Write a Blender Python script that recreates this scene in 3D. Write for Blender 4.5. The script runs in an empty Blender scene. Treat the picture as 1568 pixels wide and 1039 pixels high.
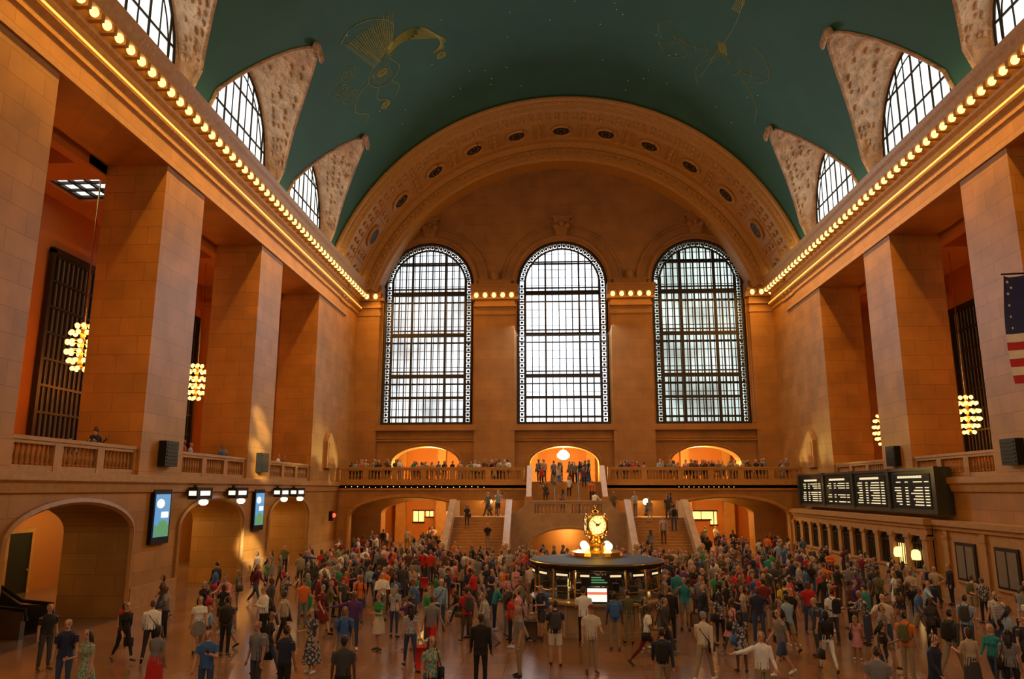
import bpy, bmesh, math, random
from mathutils import Vector, Matrix
from mathutils.kdtree import KDTree
random.seed(7)
S=bpy.context.scene
try:
    S.view_settings.view_transform='Standard'; S.view_settings.look='None'
except Exception as e: print(e)
pi=math.pi; sin=math.sin; cos=math.cos; rad=math.radians

# ------------------------------------------------------------ materials
def newmat(name):
    m=bpy.data.materials.new(name); m.use_nodes=True
    nt=m.node_tree; b=nt.nodes['Principled BSDF']; return m,nt,b
def pmat(name,col,rough=.6,metal=0,es=0,ecol=None,noise=.12,scale=4,bump=0,alpha=1,spec=None,bd=.1):
    m,nt,b=newmat(name)
    b.inputs['Roughness'].default_value=rough; b.inputs['Metallic'].default_value=metal
    if spec is not None: b.inputs['Specular IOR Level'].default_value=spec
    c=(*col,1)
    if noise>0:
        tc=nt.nodes.new('ShaderNodeTexCoord'); n=nt.nodes.new('ShaderNodeTexNoise'); n.inputs['Scale'].default_value=scale; n.inputs['Detail'].default_value=4
        nt.links.new(tc.outputs['Object'],n.inputs['Vector'])
        mx=nt.nodes.new('ShaderNodeMix'); mx.data_type='RGBA'
        mx.inputs[6].default_value=(*[k*(1-noise*1.6) for k in col],1); mx.inputs[7].default_value=(*[min(1,k*(1+noise*1.6)) for k in col],1)
        nt.links.new(n.outputs['Fac'],mx.inputs[0]); nt.links.new(mx.outputs[2],b.inputs['Base Color'])
        if bump>0:
            bp=nt.nodes.new('ShaderNodeBump'); bp.inputs['Strength'].default_value=bump; bp.inputs['Distance'].default_value=bd
            nt.links.new(n.outputs['Fac'],bp.inputs['Height']); nt.links.new(bp.outputs['Normal'],b.inputs['Normal'])
    else: b.inputs['Base Color'].default_value=c
    if es>0:
        b.inputs['Emission Color'].default_value=(*(ecol or col),1); b.inputs['Emission Strength'].default_value=es
        try: m.cycles.emission_sampling='NONE'
        except Exception: pass
    if alpha<1: b.inputs['Alpha'].default_value=alpha
    return m
def stone(name,c1,c2,mort,bw=1.7,rh=.82,rough=.55,ms=.012,floor=False):
    m,nt,b=newmat(name)
    g=nt.nodes.new('ShaderNodeNewGeometry'); sp=nt.nodes.new('ShaderNodeSeparateXYZ'); nt.links.new(g.outputs['Position'],sp.inputs[0])
    cb=nt.nodes.new('ShaderNodeCombineXYZ')
    if floor:
        nt.links.new(sp.outputs[0],cb.inputs[0]); nt.links.new(sp.outputs[1],cb.inputs[1])
    else:
        ad=nt.nodes.new('ShaderNodeMath'); nt.links.new(sp.outputs[0],ad.inputs[0]); nt.links.new(sp.outputs[1],ad.inputs[1])
        nt.links.new(ad.outputs[0],cb.inputs[0]); nt.links.new(sp.outputs[2],cb.inputs[1])
    br=nt.nodes.new('ShaderNodeTexBrick'); br.inputs['Scale'].default_value=1; br.inputs['Brick Width'].default_value=bw; br.inputs['Row Height'].default_value=rh
    br.inputs['Mortar Size'].default_value=ms; br.inputs['Color1'].default_value=(*c1,1); br.inputs['Color2'].default_value=(*c2,1); br.inputs['Mortar'].default_value=(*mort,1)
    if floor: br.offset=0
    nt.links.new(cb.outputs[0],br.inputs['Vector'])
    n=nt.nodes.new('ShaderNodeTexNoise'); n.inputs['Scale'].default_value=.7; n.inputs['Detail'].default_value=8; nt.links.new(g.outputs['Position'],n.inputs['Vector'])
    mp=nt.nodes.new('ShaderNodeMapRange'); mp.inputs[1].default_value=.3; mp.inputs[2].default_value=.7; mp.inputs[3].default_value=.78; mp.inputs[4].default_value=1.12
    nt.links.new(n.outputs['Fac'],mp.inputs[0])
    mu=nt.nodes.new('ShaderNodeVectorMath'); mu.operation='SCALE'; nt.links.new(br.outputs['Color'],mu.inputs[0]); nt.links.new(mp.outputs[0],mu.inputs['Scale'])
    nt.links.new(mu.outputs[0],b.inputs['Base Color']); b.inputs['Roughness'].default_value=rough
    return m
M_wall=stone('limestone_blocks',(.44,.205,.04),(.37,.17,.032),(.24,.105,.022))
M_far=stone('limestone_far',(.37,.18,.05),(.335,.16,.044),(.24,.11,.03),bw=2.2,rh=.9)
M_trim=pmat('carved_limestone',(.41,.21,.06),.55,noise=.15,scale=3,bump=.3)
M_corn=pmat('gilded_cornice',(.50,.255,.05),.5,noise=.2,scale=5,bump=.3)
M_floor=stone('tennessee_marble_floor',(.26,.15,.10),(.22,.125,.08),(.14,.08,.05),bw=1.3,rh=1.3,rough=.18,ms=.012,floor=True)
M_ceil=pmat('teal_ceiling_paint',(.012,.088,.047),.7,noise=.18,scale=.35)
M_stucco=pmat('relief_stucco',(.54,.34,.21),.7,noise=.45,scale=1.6,bump=1.0,bd=.5)
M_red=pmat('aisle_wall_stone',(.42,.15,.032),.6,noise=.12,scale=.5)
M_dark=pmat('dark_bronze',(.03,.022,.015),.45,.5)
M_black=pmat('black_enamel',(.012,.012,.012),.55,spec=.2)
M_roof=pmat('booth_roof_bronze',(.02,.017,.012),.7,spec=.2)
M_gold=pmat('polished_brass',(.85,.52,.14),.22,1,noise=.05)
M_goldpaint=pmat('gold_leaf_paint',(.28,.27,.045),.6,es=.03,ecol=(.5,.45,.06))
M_star=pmat('ceiling_star',(.5,.45,.2),.5,es=.3,ecol=(.9,.8,.4),noise=0)
M_marble=pmat('pale_marble',(.42,.30,.19),.3,noise=.2,scale=2)
M_bulb=pmat('warm_bulb',(1,.7,.3),.5,es=2.3,ecol=(1,.62,.2),noise=0)
M_strip=pmat('gold_cove_glow',(1,.6,.2),.5,es=1.1,ecol=(1,.48,.08),noise=0)  # emission stands in for bulb light falling on the cornice ledge
M_bulbw=pmat('white_globe',(1,.85,.6),.5,es=4.5,ecol=(1,.72,.35),noise=0)
M_glassb=pmat('booth_glass',(.03,.035,.03),.05,noise=0,alpha=.45)
M_board=pmat('departure_board_green',(.03,.04,.03),.4)
M_led=pmat('board_led_text',(.9,.9,.6),.5,es=.7,ecol=(1,.85,.5),noise=0)
M_screen=pmat('poster_screen',(.1,.4,.8),.3,es=.55,ecol=(.12,.42,.85),noise=0)
M_screen2=pmat('poster_screen_green',(.1,.4,.2),.3,es=.4,ecol=(.15,.5,.25),noise=0)
M_white=pmat('white_screen',(.9,.9,.9),.3,es=1.0,ecol=(1,.95,.85),noise=0)
M_redl=pmat('red_signal',(1,.05,.02),.3,es=4,ecol=(1,.05,.02),noise=0)
M_glow=pmat('lit_panel',(1,.7,.3),.4,es=1.6,ecol=(1,.62,.2),noise=0)
def panemat(name,col,st,var,sc=.25):
    m,nt,b=newmat(name); b.inputs['Base Color'].default_value=(.3,.3,.3,1); b.inputs['Emission Color'].default_value=(*col,1)
    g=nt.nodes.new('ShaderNodeNewGeometry'); n=nt.nodes.new('ShaderNodeTexNoise'); n.inputs['Scale'].default_value=sc; n.inputs['Detail'].default_value=3
    nt.links.new(g.outputs['Position'],n.inputs['Vector'])
    mp=nt.nodes.new('ShaderNodeMapRange'); mp.inputs[1].default_value=.35; mp.inputs[2].default_value=.65; mp.inputs[3].default_value=st*(1-var); mp.inputs[4].default_value=st*(1+var)
    nt.links.new(n.outputs['Fac'],mp.inputs[0]); nt.links.new(mp.outputs[0],b.inputs['Emission Strength']); return m
M_paneC=panemat('daylight_glass_bright',(.82,.91,1),2.6,.35)
M_paneL=panemat('daylight_glass',(.84,.92,.95),1.3,.45)
M_paneR=panemat('daylight_glass_dim',(.72,.88,.83),.9,.5)
M_paneW=panemat('daylight_glass_warm',(1,.8,.55),1.2,.2)
M_paneT=panemat('lunette_glass',(.88,.96,.9),1.5,.25)

# ------------------------------------------------------------ mesh helper
class MB:
    def __init__(s): s.v=[];s.f=[];s.m=[]
    def add(s,vs,fs,mi=0):
        o=len(s.v); s.v+= [tuple(p) for p in vs]
        for f in fs: s.f.append([i+o for i in f]); s.m.append(mi)
    def box(s,x0,x1,y0,y1,z0,z1,mi=0):
        vs=[(x,y,z) for z in(z0,z1) for y in(y0,y1) for x in(x0,x1)]
        s.add(vs,[(0,2,3,1),(4,5,7,6),(0,1,5,4),(2,6,7,3),(0,4,6,2),(1,3,7,5)],mi)
    def lathe(s,c,prof,seg=12,mi=0,sy=1):
        vs=[];fs=[]
        for r,z in prof:
            for i in range(seg):
                a=2*pi*i/seg; vs.append((c[0]+r*cos(a),c[1]+r*sin(a)*sy,c[2]+z))
        n=len(prof)
        for j in range(n-1):
            for i in range(seg):
                k=(i+1)%seg; fs.append((j*seg+i,j*seg+k,(j+1)*seg+k,(j+1)*seg+i))
        fs.append(tuple(range(seg))[::-1]); fs.append(tuple((n-1)*seg+i for i in range(seg)))
        s.add(vs,fs,mi)
    def ball(s,c,r,mi=0,seg=8,rings=5):
        if not isinstance(r,(tuple,list)): r=(r,r,r)
        vs=[(c[0],c[1],c[2]-r[2])];fs=[]
        for j in range(1,rings):
            t=pi*j/rings
            for i in range(seg):
                a=2*pi*i/seg; vs.append((c[0]+r[0]*sin(t)*cos(a),c[1]+r[1]*sin(t)*sin(a),c[2]-r[2]*cos(t)))
        vs.append((c[0],c[1],c[2]+r[2])); L=len(vs)-1
        for i in range(seg):
            k=(i+1)%seg; fs.append((0,1+k,1+i)); fs.append((L,L-seg+i,L-seg+k))
            for j in range(rings-2): a=1+j*seg; fs.append((a+i,a+k,a+seg+k,a+seg+i))
        s.add(vs,fs,mi)
    def tube(s,pts,r,seg=6,mi=0,closed=False,flat=1.0):
        pts=[Vector(p) for p in pts]; n=len(pts); vs=[];fs=[]
        rs=r if isinstance(r,(list,tuple)) else [r]*n
        for i,p in enumerate(pts):
            a=pts[i-1] if (i>0 or closed) else p; b=pts[(i+1)%n] if (i<n-1 or closed) else p
            t=(b-a).normalized(); ref=Vector((1,0,0)) if abs(t.x)<.75 else Vector((0,1,0))
            u=t.cross(ref).normalized(); w=t.cross(u)
            for k in range(seg):
                an=2*pi*k/seg; vs.append(p+u*(rs[i]*cos(an)*flat)+w*(rs[i]*sin(an)))
        for i in range(n if closed else n-1):
            j=(i+1)%n
            for k in range(seg):
                l=(k+1)%seg; fs.append((i*seg+k,i*seg+l,j*seg+l,j*seg+k))
        if not closed: fs.append(tuple(range(seg))); fs.append(tuple((n-1)*seg+k for k in range(seg)))
        s.add(vs,fs,mi)
    def prism(s,poly,axis,a0,a1,mi=0):
        n=len(poly)
        def P(q,a): return (a,q[0],q[1]) if axis=='X' else ((q[0],a,q[1]) if axis=='Y' else (q[0],q[1],a))
        vs=[P(q,a0) for q in poly]+[P(q,a1) for q in poly]
        fs=[tuple(range(n)),tuple(range(n,2*n))[::-1]]+[(i,(i+1)%n,n+(i+1)%n,n+i) for i in range(n)]
        s.add(vs,fs,mi)
    def grid(s,rows,mi=0):
        n=len(rows[0]); vs=[p for r in rows for p in r]; fs=[]
        for j in range(len(rows)-1):
            for i in range(n-1): fs.append((j*n+i,j*n+i+1,(j+1)*n+i+1,(j+1)*n+i))
        s.add(vs,fs,mi)
    def mesh(s,name,mats,smooth=False,recalc=True):
        me=bpy.data.meshes.new(name); me.from_pydata(s.v,[],s.f)
        for m in mats: me.materials.append(m)
        me.polygons.foreach_set('material_index',s.m)
        if recalc:
            bm=bmesh.new(); bm.from_mesh(me); bmesh.ops.recalc_face_normals(bm,faces=bm.faces[:]); bm.to_mesh(me); bm.free()
        if smooth: me.polygons.foreach_set('use_smooth',[True]*len(me.polygons))
        me.update(); return me
    def build(s,name,mats,parent=None,smooth=False,recalc=True):
        if not isinstance(mats,(list,tuple)): mats=[mats]
        ob=bpy.data.objects.new(name,s.mesh(name,mats,smooth,recalc)); S.collection.objects.link(ob)
        if parent: ob.parent=parent
        return ob
def empty(name,loc=(0,0,0)):
    e=bpy.data.objects.new(name,None); e.location=loc; S.collection.objects.link(e); return e
def arch(cx,w,z0,sp,cr,n=20):
    return [(cx-w,z0)]+[(cx-w*cos(pi*i/n),sp+(cr-sp)*sin(pi*i/n)) for i in range(n+1)]+[(cx+w,z0)]
def rect(a,b,c,d): return [(a,c),(b,c),(b,d),(a,d)]
def plate(name,outer,holes,p0,p1,plane,mat,parent=None):
    cu=bpy.data.curves.new(name,'CURVE'); cu.dimensions='2D'; cu.fill_mode='BOTH'; cu.extrude=abs(p1-p0)/2
    for poly in [outer]+holes:
        sp=cu.splines.new('POLY'); sp.points.add(len(poly)-1)
        for i,q in enumerate(poly): sp.points[i].co=(q[0],q[1],0,1)
        sp.use_cyclic_u=True
    o=bpy.data.objects.new('tmp',cu); S.collection.objects.link(o)
    dg=bpy.context.evaluated_depsgraph_get(); me=bpy.data.meshes.new_from_object(o.evaluated_get(dg)); bpy.data.objects.remove(o)
    me.name=name; mid=(p0+p1)/2
    for v in me.vertices:
        x,y,z=v.co
        v.co=(x,mid+z,y) if plane=='XZ' else ((mid+z,x,y) if plane=='YZ' else (x,y,mid+z))
    bm=bmesh.new(); bm.from_mesh(me); bmesh.ops.remove_doubles(bm,verts=bm.verts[:],dist=1e-4); bmesh.ops.recalc_face_normals(bm,faces=bm.faces[:]); bm.to_mesh(me); bm.free()
    me.materials.clear(); me.materials.append(mat)
    for p in me.polygons: p.use_smooth=False; p.material_index=0
    ob=bpy.data.objects.new(name,me); S.collection.objects.link(ob)
    if parent: ob.parent=parent
    return ob

# ------------------------------------------------------------ shell
W=18.3; YF=65.2; YW=-12.6; BZ=5.6
RV=19.24; ZC=16.86
BAYS=[49.55,38.25,26.95,15.65,4.35,-6.95]
OPEN=[(45.7,53.5),(34.5,42.1),(23.2,30.8),(11.9,19.5),(.6,8.2)]
b=MB(); b.box(-28,28,YW-1,84,-.3,0); b.build('floor',M_floor)
for s,nm in((-1,'wall_north'),(1,'wall_south')):
    holes=[rect(a,c,BZ,19.3) for a,c in OPEN]
    if s<0: holes+=[arch((a+c)/2,(c-a)/2-.15,-.2,3.3,4.55) for a,c in OPEN]
    plate(nm,rect(YW,YF+1,-.3,23.2),holes,s*W,s*(W+2.8),'YZ',M_wall)
    prof=[(0,20.3),(.12,20.35),(.12,20.6),(.34,20.75),(.36,20.95),(.12,21.0),(.12,21.5),(.3,21.62),(.5,21.95),(1.0,22.0),(1.08,22.3),(1.2,22.45),(1.28,22.68),(.2,22.85),(0,22.85)]
    b=MB(); b.prism([(s*(W-p),z) for p,z in prof],'Y',YW,YF); 
    y=YW+.4
    while y<63.9:
        b.box(*sorted((s*(W-.25),s*(W-.93))),y-.11,y+.11,21.72,21.99); y+=.8
    b.build('cornice_'+('north' if s<0 else 'south'),M_corn)
    b=MB(); y=YW+.8
    while y<64:
        b.ball((s*(W-.84),y,21.82),(.17,.17,.19)); y+=.8
    b.build('cornice_light_bulbs',M_bulb,smooth=True)
    b=MB(); b.box(*sorted((s*(W-.37),s*(W-.40))),YW,YF-.6,20.84,20.94); b.build('cornice_light_strip',M_strip)  # added glowing strip imitating the ledge lit by the bulbs above
    b=MB(); b.box(*sorted((s*18.0,s*18.8)),YW,56.3,22.7,23.3); b.build('trim_attic',M_trim)
    b=MB(); b.prism([(s*W,4.85),(s*(W-.12),4.9),(s*(W-.18),5.2),(s*(W-.3),5.3),(s*(W-.3),5.58),(s*W,5.6)],'Y',YW,YF-4.4)
    b.box(*sorted((s*W,s*(W-.12))),YW,YF-4.4,19.3,19.55)
    seg=[(YW,.6)]+[(8.2,11.9),(19.5,23.2),(30.8,34.5),(42.1,45.7),(53.5,60.2)]
    for a,c in seg:
        b.box(*sorted((s*(W+.2),s*(W-.15))),a-.02,c+.02,0,1.1); b.box(*sorted((s*(W+.2),s*(W-.2))),a-.04,c+.04,0,.3)
    for a,c in OPEN:
        if s<0:
            pts=arch((a+c)/2,(c-a)/2-.1,0,3.3,4.6); b.tube([(s*(W-.02),p,q) for p,q in pts],.13,5)
    b.build('trim_belt',M_trim)
    X0,X1=s*(W+2.8),s*27.5
    b=MB(); b.box(*sorted((s*(W+.05),X1)),YW,YF,4.95,BZ); b.build('floor_balcony_aisle',M_floor)
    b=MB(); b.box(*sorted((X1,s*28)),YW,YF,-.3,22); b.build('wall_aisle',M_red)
    b=MB()
    for a,c in ((YW,32.2),(37,YF)): b.box(*sorted((X0,X1)),a,c,20.2,20.6)
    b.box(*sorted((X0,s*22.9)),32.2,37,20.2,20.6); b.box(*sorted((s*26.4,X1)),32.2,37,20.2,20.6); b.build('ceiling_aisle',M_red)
    b=MB(); b.box(*sorted((s*22.9,s*26.4)),32.2,37,20.5,20.55,0)
    for k in range(6): b.box(*sorted((s*22.9,s*26.4)),32.2+k*.93,32.34+k*.93,20.35,20.48,1)
    for k in range(5): x=s*(22.95+k*.84); b.box(x-.07,x+.07,32.2,37,20.33,20.48,1)
    b.build('window_skylight',[M_paneT,M_dark])
    b=MB()
    for a in (-11,.0,9.9,21.3,30.2,43.9,55.2): 
        b.box(*sorted((X0,X1)),a-.9+.2,a+.9+.2,18.9,20.2)
    for a in (-11,.0,9.9,21.3,32.6,43.9,55.2):
        b.box(*sorted((s*26.8,X1)),a-1.2+.2,a+1.2+.2,5.6,18.9); b.box(*sorted((s*26.6,X1)),a-1.3,a+1.7,18.4,18.9)
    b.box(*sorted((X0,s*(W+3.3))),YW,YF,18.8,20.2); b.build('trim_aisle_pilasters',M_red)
    for i,(a,c) in enumerate(OPEN):
        b=MB(); m=(a+c)/2+1.0; X=s*27.35
        b.box(*sorted((X,s*27.5)),m-2.6,m+2.6,7.5,17.2,0)
        for k in range(14): yy=m-2.6+k*.4; b.box(*sorted((X,s*27.22)),yy-.05,yy+.05,7.5,17.2,1)
        for k in range(8): zz=7.5+k*1.38; b.box(*sorted((X,s*27.2)),m-2.6,m+2.6,zz-.06,zz+.06,1)
        b.box(*sorted((X,s*27.1)),m-2.85,m-2.6,7.3,17.4,1);b.box(*sorted((X,s*27.1)),m+2.6,m+2.85,7.3,17.4,1);b.box(*sorted((X,s*27.1)),m-2.85,m+2.85,17.2,17.5,1)
        b.build('window_aisle_%d'%(i+1+(0 if s<0 else 5)),[pmat('aisle_glass%d'%i,(.05,.03,.02),.3,es=.04,ecol=(1,.5,.2)),M_dark])
# vault
def xv(z,r=RV): return math.sqrt(max(0,r*r-(z-ZC)**2))
NS=16; Z0=24.5; ZA=29.7
def grw(t): return 4.75*(1-t)**.72
b=MB(); st=MB(); rib=MB()
for s in(-1,1):
    for yc in BAYS:
        rr=random.Random(int(yc*10)+s)
        for q in(-1,1):
            rows=[[(s*xv(23.2),yc+q*(4.75+.9*k/4),23.2) for k in range(5)]]
            srow=[[tuple(Vector((s*18.64,yc+q*4.1,23.2)).lerp(Vector((s*xv(23.2),yc+q*4.75,23.2)),k/6)) for k in range(7)]]
            for i in range(NS+1):
                t=i/NS; z=Z0+(ZA-Z0)*t; x=s*xv(z); w=grw(t)
                rows.append([(x,yc+q*(w+(5.65-w)*k/4),z) for k in range(5)])
                a=t*pi/2; p0=Vector((s*18.64,yc+q*4.1*cos(a),24.5+4.45*sin(a))); p1=Vector((x,yc+q*w,z))
                r=[]
                for k in range(7):
                    u=k/6; p=p0.lerp(p1,u); p.z+=.3*sin(pi*u)*t; r.append(tuple(p))
                srow.append(r)
            b.grid(rows); st.grid(srow)
            for i in range(2,NS):
                for k in range(2,6):
                    if rr.random()<.5:
                        p=srow[i][k]; rib.ball((p[0]-s*.02,p[1],p[2]-.02),(rr.uniform(.06,.13),rr.uniform(.1,.24),rr.uniform(.1,.26)),seg=7,rings=4)
            rib.tube([r[0] for r in rows],.12,6)
            rib.tube([(s*18.56,yc+q*4.15,23.2)]+[(s*18.56,yc+q*4.15*cos(i/12*pi/2),24.5+4.5*sin(i/12*pi/2)) for i in range(13)],.13,6)
        xa=s*(xv(ZA)-.1)
        for k in range(-3,4): rib.ball((xa,yc+k*.2,ZA+.05-abs(k)*.1),(.16,.14,.34),seg=6)
aA=math.asin((ZA-ZC)/RV)
rows=[]
for i in range(41):
    a=aA+(pi-2*aA)*i/40; rows.append([(RV*cos(a),y,ZC+RV*sin(a)) for y in [YW+ (55.2-YW)*k/30 for k in range(31)]])
b.grid(rows)
a0=math.asin((22.7-ZC)/RV)
b.grid([[(RV*cos(a0+(pi-2*a0)*i/60),y,ZC+RV*sin(a0+(pi-2*a0)*i/60)) for y in(55.2,56.2)] for i in range(61)])
b.build('ceiling',M_ceil,smooth=True,recalc=False); st.build('ceiling_lunette_stucco',M_stucco,smooth=True,recalc=False); rib.build('trim_lunette_ribs',M_stucco,smooth=True)
n=0
for s in(-1,1):
    for yc in BAYS:
        n+=1; g=MB(); pts=arch(yc,4.2,23.15,24.5,29.05,24)
        g.add([(s*18.64,p,q) for p,q in pts],[tuple(range(len(pts)))],0)
        for k in range(-4,5):
            yy=k*.88; h=4.35*math.sqrt(max(0,1-(yy/4.05)**2)); t=.04 if k%2 else .08; g.box(*sorted((s*18.58,s*18.62)),yc+yy-t,yc+yy+t,23.2,24.5+h,1)
        for zz in(25.2,27.2):
            w=4.05*math.sqrt(1-((zz-24.5)/4.35)**2); g.box(*sorted((s*18.57,s*18.62)),yc-w,yc+w,zz-.06,zz+.06,1)
        for R,r_ in((4.0,.08),(3.45,.04)):
            g.tube([(s*18.59,yc-R,23.2)]+[(s*18.59,yc-R*cos(pi*i/20),24.5+(R+.35)*sin(pi*i/20)) for i in range(21)]+[(s*18.59,yc+R,23.2)],r_,5,1)
        g.build('window_lunette_%d'%n,[M_paneT,M_dark],recalc=False)
# end arch
prof=[(19.35,55.75),(19.1,55.55),(18.95,55.6),(18.9,55.85),(18.75,55.9),(18.7,56.2),(18.45,56.3),(18.45,56.6),(18.6,56.8),(18.6,58.6),(18.5,58.65),(18.5,58.8),(18.6,58.85),(18.6,61.6),(18.5,61.65),(18.5,61.85),(18.6,61.9),(18.6,62.6),(18.2,62.8),(18.0,62.7),(17.8,62.9),(17.5,62.95),(17.4,63.3),(17.2,63.4),(17.2,YF+.05)]
b=MB(); N=96
b.grid([[(r*cos(a0+(pi-2*a0)*i/N),y,ZC+r*sin(a0+(pi-2*a0)*i/N)) for r,y in prof] for i in range(N+1)])
for i in range(121):
    a=a0+(pi-2*a0)*i/120
    b.ball((18.78*cos(a),56.0,ZC+18.78*sin(a)),.13,seg=5,rings=4)
for i in range(85):
    a=a0+(pi-2*a0)*i/84
    b.ball((17.75*cos(a),62.75,ZC+17.75*sin(a)),.15,seg=5,rings=4)
for i in range(64):   # leaf bosses of the first soffit band
    a=a0+(pi-2*a0)*(i+.5)/64
    for y_,r_ in((57.35,.2),(58.05,.2)): b.ball((18.56*cos(a),y_,ZC+18.56*sin(a)),(r_,r_*1.3,r_),seg=6,rings=4)
for k in range(-7,7):  # ribs and rosettes of the coffered band
    a=pi/2+rad(12)*(k+.5); rr_=18.56
    for da in(-1.3,1.3):
        a2=a+rad(da); b.tube([(rr_*cos(a2),y_,ZC+rr_*sin(a2)) for y_ in(58.9,60.2,61.55)],.08,5)
    for y_ in(59.3,60.2,61.1): b.ball((rr_*cos(a),y_,ZC+rr_*sin(a)),(.2,.28,.2),seg=6,rings=4)
b.build('trim_end_arch',M_corn,recalc=False)
b=MB()
for k in range(-6,7):
    a=pi/2+rad(12)*k; c=Vector((18.5*cos(a),60.2,ZC+18.5*sin(a))); t=Vector((-sin(a),0,cos(a))); y=Vector((0,1,0)); nr=Vector((cos(a),0,sin(a)))
    ring=[c+t*(.85*cos(2*pi*i/20))+y*(.85*sin(2*pi*i/20)) for i in range(20)]
    b.tube(ring,.16,6,0,closed=True)
    vs=[c+nr*-.04+t*(.7*cos(2*pi*i/16))+y*(.7*sin(2*pi*i/16)) for i in range(16)]; b.add(vs,[tuple(range(16))],1)
    for j in range(8):
        p=c+t*(.38*cos(pi*j/4))+y*(.38*sin(pi*j/4))-nr*.06; b.ball(p,.05,0,5,4)
b.build('trim_arch_medallions',[M_corn,M_dark])
# window wall
WC=[-12,0,12]
holes=[arch(c,4.05,10.5,23.05,27.1,28) for c in WC]+[arch(c,2.95,BZ,7.2,8.65) for c in WC]+[arch(c,3.7,-.2,3.0,4.1) for c in(-12,12)]
plate('wall_east',rect(-28,28,-.3,37),holes,YF,YF+1.8,'XZ',M_far)
b=MB();bl=MB()
plate('wall_west',rect(-28,28,-.3,37),[arch(c,4.05,10.5,23.05,27.1,28) for c in WC],YW-1,YW,'XZ',M_far)
for a,c in((-18.3,-16.3),(-7.75,-4.25),(4.25,7.75),(16.3,18.3)):
    b.box(a,c,YF-.45,YF,BZ,22.7); b.box(a-.08,c+.08,YF-.55,YF,20.2,20.45); b.box(a-.12,c+.12,YF-.7,YF,20.9,21.1)
    b.box(a-.12,c+.12,YF-.62,YF,BZ,6.5)
    b.prism([(YF,21.5),(YF-.75,21.55),(YF-.9,22.0),(YF-1.35,22.05),(YF-1.45,22.4),(YF-1.6,22.7),(YF,22.85)],'X',a-.35,c+.35)
    k=a+.15
    while k<=c+.05:
        bl.ball((k,YF-1.12,21.82),(.2,.2,.24)); b.box(k+.3,k+.48,YF-1.3,YF-.8,21.75,22.03); k+=.78
    b.box(a+.3,c-.3,YF-.5,YF,22.8,23.3); b.box(a,c,YF-.5,YF,23.3,23.45)
    if abs(a)<10: b.ball(((a+c)/2,YF-.4,23.8),(.35,.25,.55))
for c in WC:
    for R,r in((4.35,.2),(5.35,.13)):
        b.tube([(c-R,YF-.04,10.6 if R<5 else 23.3)]+[(c-R*cos(pi*i/28),YF-.04,23.15+R*sin(pi*i/28)) for i in range(29)]+[(c+R,YF-.04,10.6 if R<5 else 23.3)],r,6)
    b.prism([(c-.45,27.5),(c+.45,27.5),(c+.7,29.1),(c-.7,29.1)],'Y',YF-.5,YF); b.box(c-.9,c+.9,YF-.6,YF,29.1,29.3)
    for k in(-.5,0,.5): b.ball((c+k,YF-.5,28.6-abs(k)*.4),.28)
    b.box(c-4.6,c+4.6,YF-.5,YF,10.0,10.5); b.box(c-4.4,c+4.4,YF-.2,YF,9.1,9.25)
    b.tube([(p,YF-.03,q) for p,q in arch(c,3.15,BZ,7.2,8.85)],.14,6)
b.box(-18,18,YF-.15,YF,9.3,9.5)
b.build('trim_window_wall',M_far); bl.build('cornice_light_bulbs',M_bulb,smooth=True)
def bigwin(name,cx,Y,d,pane,fine=True,kt=1.0):
    z0=10.5; sp=23.05; g=MB()
    pts=arch(cx,4.05,z0,sp,27.1,28); g.add([(p,Y+d*1.5,q) for p,q in pts],[tuple(range(len(pts)))],0)
    def top(x,h): return sp+math.sqrt(max(0,h*h-(x-cx)**2))
    def yb(a,c): return sorted((Y+d*a,Y+d*c))
    xs=[cx-3.3+k*.6 for k in range(12)]
    for k,x in enumerate(xs):
        t=(.045 if k not in(0,3,8,11) else .09)*kt
        g.box(x-t,x+t,*yb(.12,.24),z0,top(x,3.35),1)
    for z,t in((11.2,.09),(12.9,.12),(14.8,.17),(15.2,.05),(18.5,.17),(18.9,.05),(22.3,.2),(22.75,.06),(25,.07)):
        w=3.35 if z<sp else math.sqrt(3.35**2-(z-sp)**2); g.box(cx-w,cx+w,*yb(.1,.28),z-t,z+t,1)
    for R,r in((3.92,.14),(3.35,.1)):
        g.tube([(cx-R,Y+d*.2,z0)]+[(cx-R*cos(pi*i/28),Y+d*.2,sp+R*sin(pi*i/28)) for i in range(29)]+[(cx+R,Y+d*.2,z0)],r,5,1)
    z=z0+.2
    while z<sp:
        for q in(-1,1):
            g.box(cx+q*3.62-.3,cx+q*3.62+.3,*yb(.15,.25),z-.045,z+.045,1); g.ball((cx+q*3.62,Y+d*.2,z+.24),(.13,.05,.13),1,6,4)
        z+=.48
    for i in range(1,28):
        a=pi*i/28; g.tube([(cx-r*cos(a),Y+d*.2,sp+r*sin(a)) for r in(3.3,3.95)],.05,4,1)
        a+=pi/56; g.ball((cx-3.62*cos(a),Y+d*.2,sp+3.62*sin(a)),(.13,.05,.13),1,6,4)
    g.box(cx-4,cx+4,*yb(0,.4),z0,z0+.25,1)
    if fine:
        x=cx-3.9
        while x<cx+3.95: g.box(x-.025*kt,x+.025*kt,*yb(1.2,1.24),z0,top(x,4.0),1); x+=.6
        z=z0; j=0
        while z<26.9:
            w=4.0 if z<sp else math.sqrt(max(.01,16-(z-sp)**2)); t=(.07 if j%5==0 else .022)*kt; g.box(cx-w,cx+w,*yb(1.2,1.24),z-t,z+t,1); z+=.75; j+=1
    return g.build(name,[pane,M_dark],recalc=False)
bigwin('window_1',-12,YF,1,M_paneL,True,1.1); bigwin('window_2',0,YF,1,M_paneC,True,.9); bigwin('window_3',12,YF,1,M_paneR,True,1.45)
for i,c in enumerate(WC): bigwin('window_%d'%(i+4),c,YW,-1,M_paneW,False)
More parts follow.
